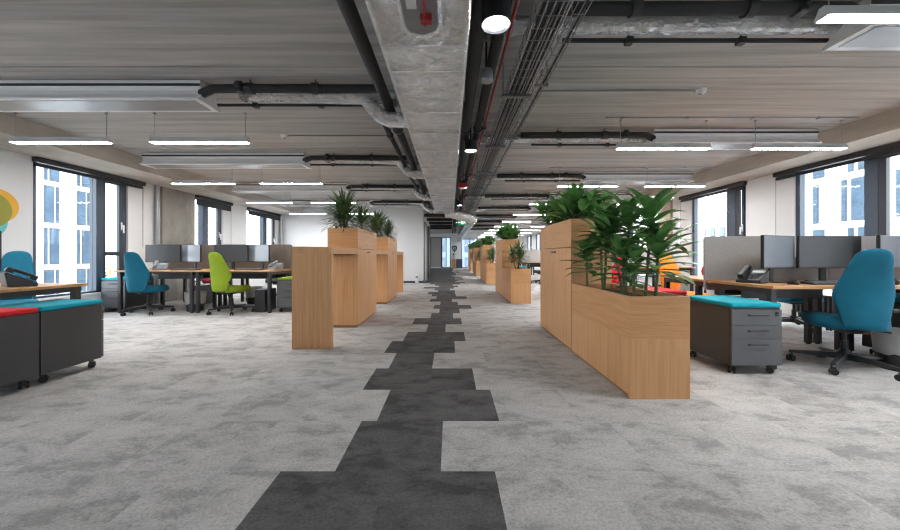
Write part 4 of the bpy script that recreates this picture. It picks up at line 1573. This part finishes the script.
def building(label, xf, d, y0, y1, z0, z1, floors, pattern, depth=12.0):
    """facade plane x = xf facing the room; floors = ledge heights; pattern(i) -> list of (y, width)"""
    t = thing('office_building', label, 'building', (xf, (y0 + y1) / 2, -9.0))
    m = (y0 + y1) / 2
    xa, xb = (0, depth) if d > 0 else (-depth, 0)
    MB().box(xa, y0 - m, 0, xb, y1 - m, z1 + 9).build('facade_wall', 'facade', t)
    for i, z in enumerate(floors):
        a, b = (-0.12, 0.0) if d > 0 else (0.0, 0.12)
        MB().box(a, y0 - m, z + 9, b, y1 - m, z + 9.32).build('string_course', 'facade_band', t)
        for (yy, w) in pattern(i):
            if yy < y0 + 0.2 or yy + w > y1 - 0.2:
                continue
            p, q = (-0.05, 0.02) if d > 0 else (-0.02, 0.05)
            fr = MB().box(p, yy - m, z + 9.36, q, yy - m + w, z + 12.2).build('window', 'facade_frame', t)
            e = 0.06
            p2_, q2_ = (-0.07, -0.05) if d > 0 else (0.05, 0.07)
            MB().box(p2_, yy - m + e, z + 9.42, q2_, yy - m + w - e, z + 12.14).build('pane', 'facade_glass', fr)
    return t


def patA(i):
    out = []
    y = 22.2
    while y < 31.0:
        if i % 2:
            out += [(y, 0.25), (y + 0.38, 0.7)]
        else:
            out += [(y, 0.7), (y + 0.82, 0.25)]
        y += 2.4
    return out


building('white office block with narrow windows beyond the window by the coloured circles', -31.0, -1, 20.0, 31.2, -9, 16, [-3.35, -0.1, 3.15, 6.4, 9.65], patA)


def patB(i):
    out = []
    y = 16.5 + (0 if i % 2 else 0.4)
    while y < 26.5:
        out += [(y, 0.9), (y + 1.15, 0.35)]
        y += 3.0
    return out


building('white office block beyond the wide window behind the large teal chair', 27.0, 1, 14.0, 27.0, -9, 14, [-3.6, -0.35, 2.95, 6.25, 9.5], patB)


def patC(i):
    return [(34.0 + 1.6 * j, 0.7) for j in range(14)]


building('low white building below the sky seen through the window behind the grey divider', 40.0, 1, 40.0, 58.0, -9, 6.5, [-1.6, 2.0], lambda i: [(42.0 + 1.9 * j, 0.9) for j in range(8)])

t = thing('office_building', 'added grey-blue building darkening the view through the glass at the aisle end', 'building', (0, 46, -9.0))  # added to cover the bright sky behind the end glazing
MB().box(-16, 0, 0, 16, 10, 22).build('facade_wall', 'facade_blue', t)
for fz in (7.2, 10.4, 13.6):
    for q in range(16):
        fr = MB().box(-15.2 + q * 1.9, -0.05, fz, -13.9 + q * 1.9, 0.02, fz + 2.5).build('window', 'facade_frame', t)
        MB().box(-15.12 + q * 1.9, -0.07, fz + 0.08, -13.98 + q * 1.9, -0.05, fz + 2.42).build('pane', 'facade_glass', fr)

# autumn tree below window one
t = thing('autumn_tree', 'yellow-green autumn tree standing outside the lower window pane', 'tree', (-16.0, 17.1, -9.0))
MB().tube([(0, 0, 0), (0.1, 0, 3), (0, 0.1, 7.5)], [0.16, 0.12, 0.06], 8).build('trunk', 'bark', t, smooth=True)
mb = MB()
rnd = random.Random(9)
for i in range(1500):
    a, b_ = rnd.uniform(0, 2 * PI), math.acos(rnd.uniform(-1, 1))
    q = rnd.random() ** 0.4
    p = (0.75 * q * math.sin(b_) * math.cos(a), 0.75 * q * math.sin(b_) * math.sin(a), 8.2 + 1.55 * q * math.cos(b_))
    leaf(mb, p, rnd.uniform(0, 2 * PI), rnd.uniform(-0.8, 0.9), 0.2, 0.13, 0.6, 2)
mb.build('crown', 'autumn', t)

# ------------------------------------------------------------------ light
w = bpy.data.worlds.new('sky')
SC.world = w
w.use_nodes = True
nt = w.node_tree
bg = nt.nodes['Background']
bg.inputs['Color'].default_value = (0.92, 0.96, 1.0, 1)
bg.inputs['Strength'].default_value = 3.8


def portal(x, d, a, b):
    L = bpy.data.lights.new('window_portal', 'AREA')
    L.shape = 'RECTANGLE'
    L.size, L.size_y = HEAD - SILL - 0.1, b - a - 0.1
    L.cycles.is_portal = True
    o = bpy.data.objects.new('window_portal', L)
    COL.objects.link(o)
    o.location = (x + d * 0.16, (a + b) / 2, (HEAD + SILL) / 2)
    o.rotation_euler = (0, (PI / 2) if d > 0 else (-PI / 2), 0)


for a, b in WL:
    portal(XL, -1, a, b)
for a, b in WR:
    portal(XR, 1, a, b)

# ------------------------------------------------------------------ camera
cam = bpy.data.cameras.new('camera')
cam.sensor_width = 36.0
cam.lens = 354.0 / 900.0 * 36.0
cam.shift_y = -10.0 / 900.0
cam.clip_start = 0.05
cam.clip_end = 400
co = bpy.data.objects.new('camera', cam)
COL.objects.link(co)
co.location = (0, 0, H)
co.rotation_euler = (PI / 2, 0, 0)
SC.camera = co

vs = SC.view_settings
vs.view_transform = 'Standard'
vs.look = 'None'
vs.gamma = 1.0
vs.use_curve_mapping = False
vs.exposure = 1.35
cy = SC.cycles
cy.use_denoising = True
cy.filter_width = 1.2
cy.max_bounces = 8
cy.diffuse_bounces = 5
cy.transparent_max_bounces = 12
cy.sample_clamp_indirect = 4.0
